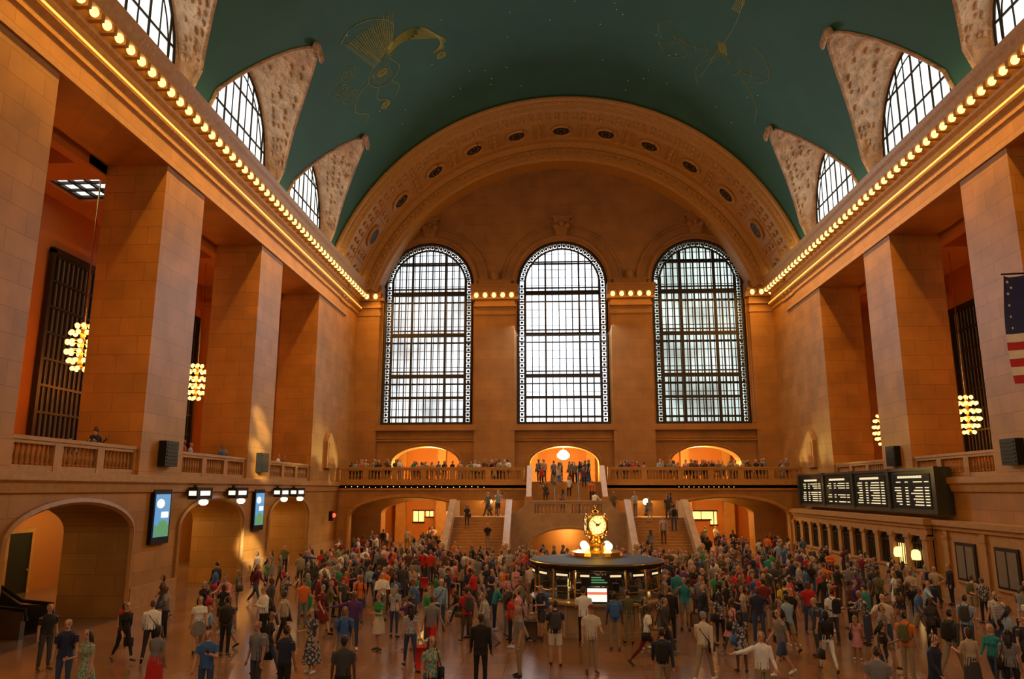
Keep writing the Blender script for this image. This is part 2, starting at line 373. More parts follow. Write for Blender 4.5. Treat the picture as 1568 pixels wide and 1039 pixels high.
# corridor behind the east wall
b=MB(); b.box(-19,19,76,76.4,-.3,9.6); b.build('wall_corridor',M_red)
b=MB(); b.box(-19,-18.6,YF+1.8,76,-.3,9.6); b.box(18.6,19,YF+1.8,76,-.3,9.6); b.build('wall_corridor_ends',M_red)
b=MB(); b.box(-19,19,YF+1.75,76.2,4.9,BZ); b.build('floor_corridor',M_floor)
b=MB(); b.box(-19,19,YF+1.8,76.2,9.3,9.7); b.build('ceiling_corridor',M_red)
b=MB()
for x in(-16,-12,-8,-2.8,2.8,8,12,16):
    b.box(x-.5,x+.5,75.2,76,0,4.9); b.box(x-.4,x+.4,75.4,76,BZ,9.3); 
b.build('trim_corridor_piers',M_trim)
for x,w_,h_ in((-14.3,.5,1.0),(-13.2,.35,.5),(-10.6,.9,.6),(-9.3,.4,1.2),(9.3,.5,.6),(10.5,.6,1.1),(13.4,.9,.7),(14.6,.3,1.2)):
    b=MB(); b.box(x-w_,x+w_,75.85,75.98,2.9-h_,2.9,1); b.box(x-w_-.1,x+w_+.1,75.8,75.97,2.9,3.05,0); b.box(x-w_-.1,x+w_+.1,75.8,75.97,2.75-h_,2.9-h_,0); b.box(x-.04,x+.04,75.82,75.97,2.9-h_,2.9,0); b.build('shop_window',[M_dark,M_glow])
b=MB(); b.lathe((0,70,7.7),[(.05,.9),(.3,.8),(.6,.45),(.55,.2),(.2,0)],14,0); b.tube([(0,70,8.6),(0,70,9.3)],.03,5,1); b.build('bowl_pendant_lamp',[M_bulbw,M_gold],smooth=True)
# balustrade helper
BPROF=[(.05,0),(.085,.03),(.085,.07),(.05,.1),(.075,.22),(.09,.32),(.06,.45),(.04,.58),(.06,.66),(.08,.7)]
def balus(b,p0,p1,z,th=.32):
    p0=Vector((*p0,0));p1=Vector((*p1,0)); L=(p1-p0).length; d=(p1-p0)/L; n=Vector((-d.y,d.x,0))
    def bx(s0,s1,w,za,zb):
        q=[p0+d*s0+n*w,p0+d*s1+n*w,p0+d*s1-n*w,p0+d*s0-n*w]
        b.prism([(v.x,v.y) for v in q],'Z',za,zb)
    bx(0,L,th/2,z,z+.2); bx(0,L,th/2,z+.9,z+1.02); bx(0,L,th/2+.05,z+1.02,z+1.15)
    k=max(1,round(L/2.4)); pw=.45
    for i in range(k+1):
        c=L*i/k; bx(max(0,c-pw/2),min(L,c+pw/2),th/2+.02,z,z+.95)
    for i in range(k):
        a=L*i/k+pw/2; e=L*(i+1)/k-pw/2; m=max(2,int((e-a)/.24))
        for j in range(m):
            q=p0+d*(a+(e-a)*(j+.5)/m); b.lathe((q.x,q.y,z+.2),BPROF,6)
for s in(-1,1):
    for a,c in OPEN:
        b=MB(); balus(b,(s*(W+.3),a+.01),(s*(W+.3),c-.01),BZ); b.build('balustrade_aisle',M_trim)
# east balcony
YB=60.5
b=MB(); b.box(-W,W,YB,YF+.02,4.95,BZ); b.build('floor_balcony_east',M_floor)
plate('wall_balcony_front',rect(-W,W,-.3,BZ),[arch(-12.4,4.8,-.2,2.9,4.4),arch(12.4,4.8,-.2,2.9,4.4)],YB,YB+.7,'XZ',M_far)
b=MB()
for s in(-1,1):
    x0,x1=sorted((s*2.9,s*W))
    b.box(x0,x1,YB-.3,YB+.1,5.35,BZ); b.box(x0,x1,YB-.15,YB+.1,4.95,5.1)
    b.tube([(p,YB-.03,q) for p,q in arch(s*12.4,4.9,0,2.9,4.5)],.14,6)
b.build('trim_balcony_front',M_trim)
for s in(-1,1):
    b=MB(); balus(b,(s*3.3,YB+.05),(s*9,YB+.05),BZ); balus(b,(s*9,YB+.05),(s*W,YB+.05),BZ); b.build('balustrade_east',M_trim)
b=MB()
for k in range(24):
    x=-17.5+k*.48
    b.ball((x,YB-.33,5.2+.03*sin(k)),.035,seg=5,rings=3)
    if k<12: b.ball((-x*.8-1,YB-.33,5.2),.03,seg=5,rings=3)
b.build('string_lights',M_bulb)
# grand staircase
par=empty('grand_staircase',(0,54,0))
def chi(ob): ob.parent=par; ob.matrix_parent_inverse=Matrix.Translation((0,-54,0))
def stairs(b,x0,x1,y0,y1,z0,z1,n):
    for i in range(n): b.box(x0,x1,y0+(y1-y0)*i/n,y1+.01,(z0+(z1-z0)*i/n) if i else z0,z0+(z1-z0)*(i+1)/n)
b=MB()
stairs(b,-2.7,2.7,57,60.5,3.1,5.6,14)
b.box(-2.7,2.7,57,60.5,2.6,3.1)
for s in(-1,1):
    x0,x1=sorted((s*4.3,s*8.0)); stairs(b,x0,x1,49.4,54.3,0,3.1,17)
b.box(-8.3,8.3,54.3,57.2,2.7,3.1)
chi(b.build('steps',M_trim))
o=plate('front_panel',rect(-4.3,4.3,-.2,3.1),[arch(0,2.75,-.1,1.0,2.3)],54.0,54.35,'XZ',M_marble); chi(o)
o=plate('landing_back_wall',rect(-8.6,8.6,-.2,4.2),[rect(-2.7,2.7,3.1,4.19)],57.2,57.5,'XZ',M_far); chi(o)
b=MB()
b.prism([(-4.3,3.1),(4.3,3.1),(4.2,3.3),(3.7,3.45),(3.2,3.8),(2.95,4.2),(2.6,4.25),(2.6,3.35),(-2.6,3.35),(-2.6,4.25),(-2.95,4.2),(-3.2,3.8),(-3.7,3.45),(-4.2,3.3)],'Y',54.0,54.3)
balus(b,(-2.6,54.15),(2.6,54.15),3.1)
for s in(-1,1):
    for x in(4.15,8.15):
        b.prism([(49.1,0),(49.1,1.0),(49.4,1.05),(54.2,4.15),(54.6,4.2),(54.6,0)],'X',s*x-.16,s*x+.16)
        b.prism([(49.0,1.0),(49.4,1.05),(54.2,4.15),(54.7,4.2),(54.7,4.32),(54.2,4.28),(49.4,1.2),(49.0,1.12)],'X',s*x-.22,s*x+.22)
        b.box(s*x-.28,s*x+.28,48.7,49.25,0,1.3); b.ball((s*x,48.98,1.5),.24)
    b.prism([(57,2.6),(57,4.15),(60.5,6.7),(60.9,6.75),(60.9,5.0)],'X',s*2.85-.15,s*2.85+.15,2)
    b.prism([(56.9,4.15),(60.5,6.75),(61,6.75),(61,6.87),(60.5,6.87),(56.9,4.28)],'X',s*2.85-.2,s*2.85+.2,2)
    b.box(s*2.85-.3,s*2.85+.3,56.6,57.1,3.1,4.5,2)
    b.box(*sorted((s*8.0,s*8.35)),54.4,57.2,0,4.2)
b.tube([(p,53.97,q) for p,q in arch(0,2.85,0,1.0,2.4)],.1,5)
for x in(-.9,.9):
    b.tube([(x,57.1,4.0),(x,60.5,6.5)],.035,5,1); b.tube([(x,57.1,3.1),(x,57.1,4.0)],.03,5,1); b.tube([(x,60.4,5.5),(x,60.4,6.45)],.03,5,1)
chi(b.build('parapets',[M_marble,M_dark,M_trim]))
for s in(-1,1):
    b=MB(); b.lathe((s*5.8,57.0,3.1),[(.16,0),(.18,.1),(.06,.2),(.05,.75),(.1,.8)],10,0); b.ball((s*5.8,57.0,4.12),.24,1,12,8); b.build('globe_lamp',[M_dark,M_bulbw],smooth=True)
b=MB(); b.box(-9,9,YW+.02,.6,3.0,3.3); b.box(-9,9,.3,.6,3.3,3.7); b.box(-9,9,YW+.02,.4,0,3.0); stairs(b,-9,-4,YW+.02,YW+2,3.3,3.6,2); b.build('landing_west',M_marble)

# ------------------------------------------------------------ chandeliers, boards, screens
def chandelier(x,y,z):
    b=MB(); 
    for r,zz,k in((.25,1.05,6),(.45,.7,9),(.55,.25,11),(.55,-.2,11),(.42,-.6,9),(.22,-.95,5)):
        b.tube([(x+r*cos(2*pi*i/16),y+r*sin(2*pi*i/16),z+zz) for i in range(16)],.04,5,0,closed=True)
        for i in range(k): a=2*pi*i/k; b.ball((x+(r+.06)*cos(a),y+(r+.06)*sin(a),z+zz-.05),.11,1,7,5)
    b.lathe((x,y,z-1.1),[(.05,0),(.12,.3),(.06,1),(.12,1.8),(.04,2.3),(.03,20.2-z+1.1)],8,0)
    b.build('chandelier',[M_gold,M_bulb],smooth=True)
for s,z in((-1,11.4),(1,9.2)):
    for y in(10.3,21.6,32.9,44.3,55.5): chandelier(s*22.7,y,z)
def che(ob,e): ob.parent=e; ob.matrix_parent_inverse=Matrix.Translation(-e.location)
e=empty('departures_board',(17.6,48.5,0))
b=MB(); y0,y1=38.3,58.6
b.box(17.55,18.25,y0,y1,3.9,6.0,0); b.box(17.45,18.28,y0-.1,y1+.1,3.8,3.98,0); b.box(17.45,18.28,y0-.1,y1+.1,5.95,6.1,0)
for i in range(5): yy=y0+(y1-y0)*i/4; b.box(17.42,17.6,yy-.18,yy+.18,3.85,6.12,0)
b.box(17.5,18.28,y0-.12,y0,3.8,6.1,0)
che(b.build('case',[M_board]),e)
b=MB(); r=random.Random(3)
for i in range(4):
    a=y0+(y1-y0)*i/4+.5; L=(y1-y0)/4-1.0
    b.box(17.52,17.56,a,a+L,4.05,5.8,1)
    yy=a+L*.2
    while yy<a+L*.8: b.box(17.48,17.52,yy,yy+.2,5.58,5.7,0); yy+=.3
    for j in range(9):
        z=5.36-j*.145; segs=[(a+.15,a+.5),(a+.8,a+.8+r.uniform(.7,1.3)),(a+L*.58,a+L*.58+.25),(a+L*.78,a+L*.78+r.uniform(.3,.7))]
        if r.random()<.12: continue
        for p,q in segs:
            while p<q: b.box(17.49,17.52,p,p+.07,z,z+.055,0); p+=.105
che(b.build('display_text',[M_led,M_black]),e)
# ticket counter
e=empty('ticket_counter',(18,50,0)); b=MB(); X=17.35; ya,yb2=39.3,60.3
b.box(X+.25,18.28,ya,yb2,0,3.25,0); b.box(X,X+.3,ya,yb2,0,.95,0); b.box(X-.12,X+.3,ya-.1,yb2,.95,1.08,0)
b.box(X-.1,18.28,ya-.12,yb2,3.1,3.3,0); b.box(X-.25,18.28,ya-.25,yb2,3.3,3.6,0); b.box(X,X+.3,ya,yb2,2.7,3.15,0)
nb=11
for i in range(nb+1):
    yy=ya+.25+(yb2-ya-.5)*i/nb; b.box(X-.06,X+.3,yy-.25,yy+.25,1.05,2.8,0); b.box(X-.12,X+.3,yy-.3,yy+.3,2.55,2.72,0)
    if i<nb:
        y2=yy+(yb2-ya-.5)/nb; m=(yy+y2)/2; w=(y2-yy)/2-.25
        b.box(X+.18,X+.26,m-w,m+w,1.05,2.7,1); b.box(X+.12,X+.2,m-w+.2,m+w-.2,1.15,2.2,3 if i==1 else 2)
        for k in range(5): q=m-w+.15+k*(2*w-.3)/4; b.box(X+.06,X+.1,q-.015,q+.015,1.08,2.3,1)
        b.box(X+.05,X+.12,m-w,m+w,2.28,2.36,1)
        b.tube([(X+.1,m-w*cos(pi*k/10),2.35+.33*sin(pi*k/10)) for k in range(11)],.03,4,1)
b.box(17.75,18.28,12,ya,0,3.15,0); b.box(17.6,18.28,12,ya,3.1,3.3,0); b.box(17.45,18.28,12,ya,3.3,3.55,0); b.box(17.62,18.28,12,ya,0,.5,0)
yy=38.2
while yy>13:
    b.box(17.65,17.8,yy-.2,yy+.2,.5,3.1,0); b.box(17.6,17.8,yy-.26,yy+.26,2.7,2.85,0)
    m=yy-1.6; b.box(17.68,17.8,m-.85,m+.85,.9,2.6,1); b.box(17.66,17.7,m-.7,m+.7,1.0,2.45,4); b.box(17.64,17.7,m-.03,m+.03,1.0,2.45,1); b.box(17.62,17.78,m-1,m+1,.8,.9,0)
    yy-=3.2
che(b.build('counter',[M_trim,M_dark,pmat('ticket_glass',(.05,.045,.035),.2),M_glow,pmat('shade_glass',(.2,.17,.12),.3)]),e)
for k,(yy) in enumerate((40.6,42.6)):
    b=MB(); b.lathe((17.32,yy,1.08),[(.1,0),(.12,.05),(.03,.1),(.03,.5)],8,0); b.lathe((17.32,yy,1.5),[(.2,0),(.24,.15),(.2,.42),(.1,.5)],10,1); b.build('counter_lamp',[M_dark,M_bulb],smooth=True)
for i,(yy) in enumerate((32.7,43.9)):
    b=MB(); X=-W; b.box(X,X+.18,yy-.75,yy+.75,2.7,5.0,0); b.box(X+.18,X+.2,yy-.62,yy+.62,3.0,4.8,1); b.box(X+.2,X+.21,yy-.6,yy+.6,3.02,3.5,2); b.box(X+.2,X+.21,yy-.1,yy+.5,3.8,4.05,3); b.ball((X+.2,yy-.2,4.4),(.02,.35,.2),3,10,6); b.ball((X+.2,yy+.1,3.55),(.02,.4,.16),2,10,6)
    b.build('digital_poster',[M_black,M_screen,M_screen2,M_white])
for s in(-1,1):
    for yy in(21.4,32.8,43.9):
        b=MB(); a=sorted((s*W,s*(W-.35))); z_=6.0 if yy!=43.9 or s<0 else 6.3; b.box(*a,yy-.55,yy+.55,z_,z_+1.1,0)
        for k in range(6): b.box(*sorted((s*(W-.35),s*(W-.38))),yy-.45,yy+.45,z_+.12+k*.16,z_+.18+k*.16,0)
        b.build('loudspeaker_box',[M_black,M_dark])
for yy in(35.6,40.0,46.6,49.6):
    b=MB(); X=-17.7
    b.box(X-.35,X+.1,yy-.8,yy+.8,4.55,5.1,0); b.box(X-.3,X+.05,yy-.82,yy-.8,4.72,4.94,1); b.box(X+.1,X+.12,yy-.5,yy+.5,4.72,4.94,1); b.box(X-.6,X-.35,yy-.1,yy+.1,4.9,5.2,0)
    b.lathe((X+.05,yy,4.27),[(.1,0),(.2,.08),(.22,.2),(.12,.26)],12,2); b.build('hanging_track_sign',[M_black,M_white,M_bulbw])
b=MB(); b.box(-17.9,-17.6,57.2,57.5,2.7,3.4,0); b.ball((-17.55,57.35,3.1),.16,1); b.build('exit_signal',[M_black,M_redl])
for s in(-1,1):
    b=MB(); b.prism([(56.7,6.6),(58.3,6.6),(58.3,8.6),(57.9,9.1),(57.5,9.3),(57.1,9.1),(56.7,8.6)],'X',s*W,s*(W-.25),0); b.box(*sorted((s*(W-.25),s*(W-.28))),56.95,58.05,6.9,8.5,1); b.build('wall_plaque',[M_trim,M_red])
for i,(a,c) in enumerate(OPEN):
    b=MB(); m=(a+c)/2
    b.box(-27.45,-27.3,m-2.2,m-.6,0,2.9,1); b.box(-27.45,-27.25,m-2.4,m-.4,2.9,3.1,0); b.box(-27.45,-27.25,m-2.4,m-2.2,0,2.9,0); b.box(-27.45,-27.25,m-.6,m-.4,0,2.9,0)
    b.ball((-27.2,m-.8,1.1),.06,0); b.build('door_%d'%(i+1),[M_trim,M_black])
e=MB()
y0,y1=26.2,27.6
def ez(x): return max(0,min(3.6,(-20.3-x)*.6))
for yy in(y0,y1):
    e.prism([(-19.3,0),(-19.3,.9),(-20.4,.95),(-26.6,4.5),(-26.6,3.4),(-20.6,0)],'Y',yy-.12,yy+.12,0)
    e.tube([(-19.2,yy,.6),(-19.25,yy,.95),(-20.4,yy,1.05),(-26.6,yy,4.6)],.07,6,1)
for k in range(18):
    x=-19.6-k*.38; e.box(x-.38,x,y0+.12,y1-.12,max(0,ez(x)-.22),ez(x)+.02,2)
e.build('escalator',[pmat('steel_panel',(.25,.22,.2),.25,.9),M_black,M_dark])
# flag on a pole carried by the pier
b=MB(); nx,nz=26,26; fw,fh=5.0,3.5; x0,z1,yf=13.35,11.75,24.0; R=[]
for j in range(nz+1):
    R.append([(x0+fw*i/nx*.75+.12*j/nz*sin(i*.7),yf+.28*sin(i*.75+.1*j)-i*.03,z1-fh*j/nz-.01*i) for i in range(nx+1)])
b.v=[p for r_ in R for p in r_]
for j in range(nz):
    for i in range(nx):
        mi=2 if(i<10 and j<14) else (0 if(j//2)%2==0 else 1)
        f=(j*(nx+1)+i,j*(nx+1)+i+1,(j+1)*(nx+1)+i+1,(j+1)*(nx+1)+i); b.f.append(list(f)); b.m.append(mi)
for j in range(9):
    for i in range(6 if j%2==0 else 5):
        u=(i+.8+(.5 if j%2 else 0))*10/6.6; v=(j+1)*14/10; ii=int(u); jj=int(v); p=R[jj][min(ii,nx)]
        b.ball((p[0]+(u-ii)*.14,p[1]-.02,p[2]-(v-jj)*.13),(.05,.02,.05),1,5,3)
b.tube([(x0-.05,yf+.05,z1+.04),(x0+2.2,yf-.3,z1+.02),(18.28,22.9,z1-.1)],.03,6,3)
b.build('american_flag',[pmat('flag_red',(.45,.02,.03),.8),pmat('flag_white',(.7,.68,.62),.8),pmat('flag_blue',(.02,.03,.13),.8),M_dark],recalc=False,smooth=True)

# ------------------------------------------------------------ constellations
def vp(x,y): r=RV-.02; return (x,y,ZC+math.sqrt(r*r-x*x))
def sub(pl,n=5):
    out=[]
    for i in range(len(pl)-1):
        p0=pl[max(0,i-1)];p1=pl[i];p2=pl[i+1];p3=pl[min(len(pl)-1,i+2)]
        for k in range(n):
            t=k/n; out.append(tuple(.5*((2*p1[d])+(-p0[d]+p2[d])*t+(2*p0[d]-5*p1[d]+4*p2[d]-p3[d])*t*t+(-p0[d]+3*p1[d]-3*p2[d]+p3[d])*t**3) for d in(0,1)))
    out.append(pl[-1]); return out
b=MB(); r=random.Random(4)
def draw(pl,rr=.024): b.tube([vp(*p) for p in sub(pl)],rr,4)
for k in range(22): draw([(-12.3+.06*k,43.6-.05*k),(-12.7+.09*k,41.8+.15*sin(k)),(-13.2+.135*k,39.6+.2*abs(sin(k*1.3)))],.02)
for k in range(16): y_=39.9+k*.22; draw([(-13.0+.07*k,y_),(-12.5+.05*k,y_+.35),(-12.0+.05*k,y_+.1),(-11.4,y_+.35),(-10.9,y_+.1)],.017)
draw([(-13.3,39.4),(-12.6,38.9),(-11.4,39.5),(-10.6,40.8),(-11.0,42.2),(-11.4,43.2)])
for k in range(13): draw([(-11.3,42.6+.05*k),(-10.3,42.1+.07*k),(-9.2,42.5+.1*k),(-8.5+.05*k,43.8+.09*k),(-8.1-.07*k,45.6+.12*abs(sin(k*2)))],.022)
draw([(-12.3,43.3),(-12.9,44.4),(-12.5,45.6),(-11.7,45.9),(-11.0,45.0),(-11.4,43.5)])
for k in range(9): draw([(-12.5+.12*k,43.9),(-12.6+.13*k,44.6+.1*sin(k)),(-12.3+.1*k,45.5)],.012)
draw([(-12.9,44.4),(-13.7,44.9),(-14.1,46.1),(-13.6,47.3),(-13.9,48)]); draw([(-12.5,45.6),(-12.8,46.7),(-12.3,47.6),(-12.6,48.4)])
draw([(-11.7,45.9),(-11.4,47.0),(-11.9,47.9)]); 
for c in((-14.3,43),(-14.0,44.2),(-13.6,42.2)):
    for q in(.2,.4): draw([(c[0]+q*cos(t*pi/4),c[1]+q*1.2*sin(t*pi/4)) for t in range(9)],.016)
for c in((-12.0,44.5),(-8.4,46.3),(-12.5,47.9)):
    for q in(.1,.2,.28): draw([(c[0]+q*cos(t*pi/4),c[1]+q*1.2*sin(t*pi/4)) for t in range(9)],.035)
draw([(10.2,38),(10.4,42),(10.0,45.5),(9.6,49)],.018); draw([(7.2,45.6),(8.6,46.0),(10.2,45.4),(11.6,46),(13,45.2)],.016)
for k in range(5): draw([(9.9+.1*k,38.5),(10.0+.1*k,40.0),(9.95+.1*k,41.0)],.028)
draw([(6.5,47),(7.6,46.2),(8.4,47.1),(7.4,48.0),(6.5,47)],.016); draw([(11.5,46.2),(12.4,47.2),(13.2,48.4),(13.5,50)],.016); draw([(10,46),(9.2,48),(9.6,50)],.016)
for k in range(6): draw([(9.8+.1*k,44.3),(10.2+.08*k,45.3)],.03)
for k in range(8): draw([(7.0+.7*k,45.0+.4*sin(k*1.7)),(7.4+.7*k,46.0+.4*sin(k)),(7.1+.7*k,47.0)],.011)
for k in range(4): draw([(3.8+.1*k,39.2-.1*k),(4.4,38.2+.1*k),(5.4,38.3+.1*k),(6.0-.1*k,39.2)],.024)
draw([(11.5,43),(12.5,43.6),(13.1,45),(12.6,46.2)],.016); draw([(7,44),(6.2,45),(6.6,46.4)],.016)
b.build('ceiling_constellation_drawings',M_goldpaint,smooth=True)
b=MB(); r=random.Random(5)
for k in range(110): x=r.uniform(-13,13); b.ball(vp(x,r.uniform(8,54)),.03,0,5,3)
b.build('ceiling_stars',M_star)

# ------------------------------------------------------------ information booth
BX,BY=.45,29.4
e=empty('information_booth',(BX,BY,0)); b=MB(); c=(BX,BY,0)
b.lathe(c,[(2.3,0),(2.3,.18),(2.18,.2),(2.15,1.0),(2.3,1.05),(2.45,1.08),(2.47,1.16),(1.6,1.18)],32,0)
for i in range(16):
    a=2*pi*(i+.5)/16; x=BX+2.17*cos(a); y=BY+2.17*sin(a); b.lathe((x,y,0),[(.07,.2),(.07,1.02)],6,0)
b.lathe(c,[(2.2,2.22),(2.42,2.26),(2.5,2.32),(2.5,2.42),(2.35,2.46),(1.2,2.54),(.95,2.62)],32,7)
b.tube([(BX+2.5*cos(2*pi*i/40),BY+2.5*sin(2*pi*i/40),2.42) for i in range(40)],.025,5,2,closed=True)
b.lathe(c,[(1.0,2.6),(.95,2.72),(.62,2.8),(.5,2.95),(.3,3.05),(.22,3.2),(.3,3.28),(.2,3.34)],24,2)
for i in range(16):
    a=2*pi*i/16; x=BX+2.3*cos(a); y=BY+2.3*sin(a); b.lathe((x,y,1.15),[(.04,0),(.04,1.1)],6,2)
for q in(1.22,1.5,2.2): b.tube([(BX+2.3*cos(2*pi*i/32),BY+2.3*sin(2*pi*i/32),q) for i in range(32)],.022,5,2,closed=True)
for i in range(16):
    a=2*pi*(i+.5)/16; x=BX+2.36*cos(a);y=BY+2.36*sin(a); t=Vector((-sin(a),cos(a),0)); n_=Vector((cos(a),sin(a),0))
    p=Vector((x,y,2.08)); q=[p+t*w+Vector((0,0,h))+n_*d for d in(-.03,.03) for w,h in((-.3,-.09),(.3,-.09),(.3,.09),(-.3,.09))]
    b.add(q,[(0,1,2,3),(4,5,6,7)[::-1],(0,1,5,4),(2,3,7,6),(1,2,6,5),(0,3,7,4)],1)
    q=[p+t*w+Vector((0,0,h))+n_*.035 for w,h in((-.24,-.035),(.24,-.035),(.24,.035),(-.24,.035))]; b.add(q,[(0,1,2,3)],3)
b.lathe(c,[(.9,0),(.9,1.2),(.6,1.3),(.5,2.6)],12,1)
for i in range(6): a=i; b.box(BX+1.3*cos(a)-.2,BX+1.3*cos(a)+.2,BY+1.3*sin(a)-.2,BY+1.3*sin(a)+.2,1.0,1.45,1)
b.box(BX-.55,BX+.25,BY-2.56,BY-2.5,1.2,1.75,1); b.box(BX-.48,BX+.18,BY-2.58,BY-2.55,1.27,1.5,4); b.box(BX-.48,BX+.18,BY-2.58,BY-2.55,1.5,1.56,5); b.box(BX-.48,BX+.18,BY-2.58,BY-2.55,1.58,1.7,4)
b.box(BX-.4,BX+.3,BY-2.6,BY-2.5,1.83,2.14,1)
for k in range(3): b.box(BX-.34,BX+.2-.1*k,BY-2.62,BY-2.6,1.88+k*.08,1.92+k*.08,6)
che(b.build('kiosk',[M_marble,M_dark,M_gold,M_led,M_white,M_redl,M_screen2,M_roof],smooth=False),e)
b=MB(); b.lathe(c,[(2.28,1.2),(2.28,2.24)],32,0); o=b.build('glass',M_glassb); che(o,e)
b=MB()
for i in range(4):
    a=pi/4+i*pi/2; b.ball((BX+.62*cos(a),BY+.62*sin(a),2.93),.15,0,10,6)
    b.lathe((BX+.62*cos(a),BY+.62*sin(a),2.6),[(.05,0),(.05,.2)],6,1)
che(b.build('globe_lights',[M_bulbw,M_gold],smooth=True),e)
b=MB(); cz=3.7
b.ball((BX,BY,cz),(.4,.4,.42),0,20,14)
b.lathe((BX,BY,cz+.38),[(.2,0),(.22,.06),(.12,.12),(.08,.2),(.1,.25),(.02,.36)],12,0); b.lathe((BX,BY,cz-.55),[(.28,0),(.14,.08),(.16,.18),(.28,.24)],12,0)
for i in range(4):
    a=-pi/2+i*pi/2+.12; n_=Vector((cos(a),sin(a),0)); t=Vector((-sin(a),cos(a),0)); cc=Vector((BX,BY,cz))+n_*.36
    b.tube([cc+t*(.36*cos(2*pi*k/24))+Vector((0,0,.36*sin(2*pi*k/24))) for k in range(24)],.055,6,0,closed=True)
    d=cc+n_*.03; b.add([d+t*(.33*cos(2*pi*k/24))+Vector((0,0,.33*sin(2*pi*k/24))) for k in range(24)],[tuple(range(24))],1)
    d=cc+n_*.05
    for k in range(12):
        u=t*cos(pi*k/6)+Vector((0,0,sin(pi*k/6))); b.tube([d+u*.25,d+u*.3],.012,4,2)
    for an,L in((.5,.16),(2.4,.25)): u=t*cos(an)+Vector((0,0,sin(an))); b.tube([d,d+u*L],.014,4,2)
che(b.build('four_faced_clock',[M_gold,pmat('opal_clock_face',(.9,.8,.5),.3,es=.8,ecol=(1,.76,.32),noise=0),M_black],smooth=True),e)

# ------------------------------------------------------------ people
SK,TOP,BOT,SHOE,HAIR,BAG,EYE=range(7)
class Body:
    def __init__(s): s.mb=MB(); s.smp=[]
    def loft(s,rings,lab,n=12):
        rings=[(Vector(c),Vector(u),Vector(v)) for c,u,v in rings]
        vs=[];fs=[]
        for c,u,v in rings:
            for k in range(n): a=2*pi*k/n; vs.append(c+u*cos(a)+v*sin(a))
        m=len(rings)
        for j in range(m-1):
            for k in range(n): l=(k+1)%n; fs.append((j*n+k,j*n+l,(j+1)*n+l,(j+1)*n+k))
        fs.append(tuple(range(n))[::-1]); fs.append(tuple((m-1)*n+k for k in range(n)))
        s.mb.add(vs,fs)
        for j in range(m-1):
            L=(rings[j+1][0]-rings[j][0]).length; K=max(2,int(L/.018))
            for q in range(K+1):
                t=q/K
                for k in range(n):
                    s.smp.append((vs[j*n+k].lerp(vs[(j+1)*n+k],t),lab))
        for j in(0,m-1):
            for f in(.35,.7,0): 
                for k in range(0,n,2): s.smp.append((rings[j][0].lerp(vs[j*n+k],f),lab))
    def limb(s,pts,rs,lab,flat=1,n=12):
        pts=[Vector(p) for p in pts]; R=[]
        for i,p in enumerate(pts):
            a=pts[i-1] if i else p; b_=pts[i+1] if i<len(pts)-1 else p; t=(b_-a).normalized()
            ref=Vector((1,0,0)) if abs(t.x)<.75 else Vector((0,1,0)); u=t.cross(ref).normalized(); w=t.cross(u)
            if i==0: R.append((p-t*rs[i]*.6,u*rs[i]*.55*flat,w*rs[i]*.55))
            R.append((p,u*rs[i]*flat,w*rs[i]))
            if i==len(pts)-1: R.append((p+t*rs[i]*.6,u*rs[i]*.55*flat,w*rs[i]*.55))
        s.loft(R,lab,n)
    def ell(s,c,ax,lab,n=12,M=None):
        c=Vector(c); R=[]
        for j in range(9):
            t=-cos(pi*(j+.001)/8.002) ; r=math.sqrt(max(.002,1-t*t))
            cc=Vector((0,0,ax[2]*t)); u=Vector((ax[0]*r,0,0)); v=Vector((0,ax[1]*r,0))
            if M: R.append((M@(c+cc),M.to_3x3()@u,M.to_3x3()@v))
            else: R.append((c+cc,u,v))
        s.loft(R,lab,n)
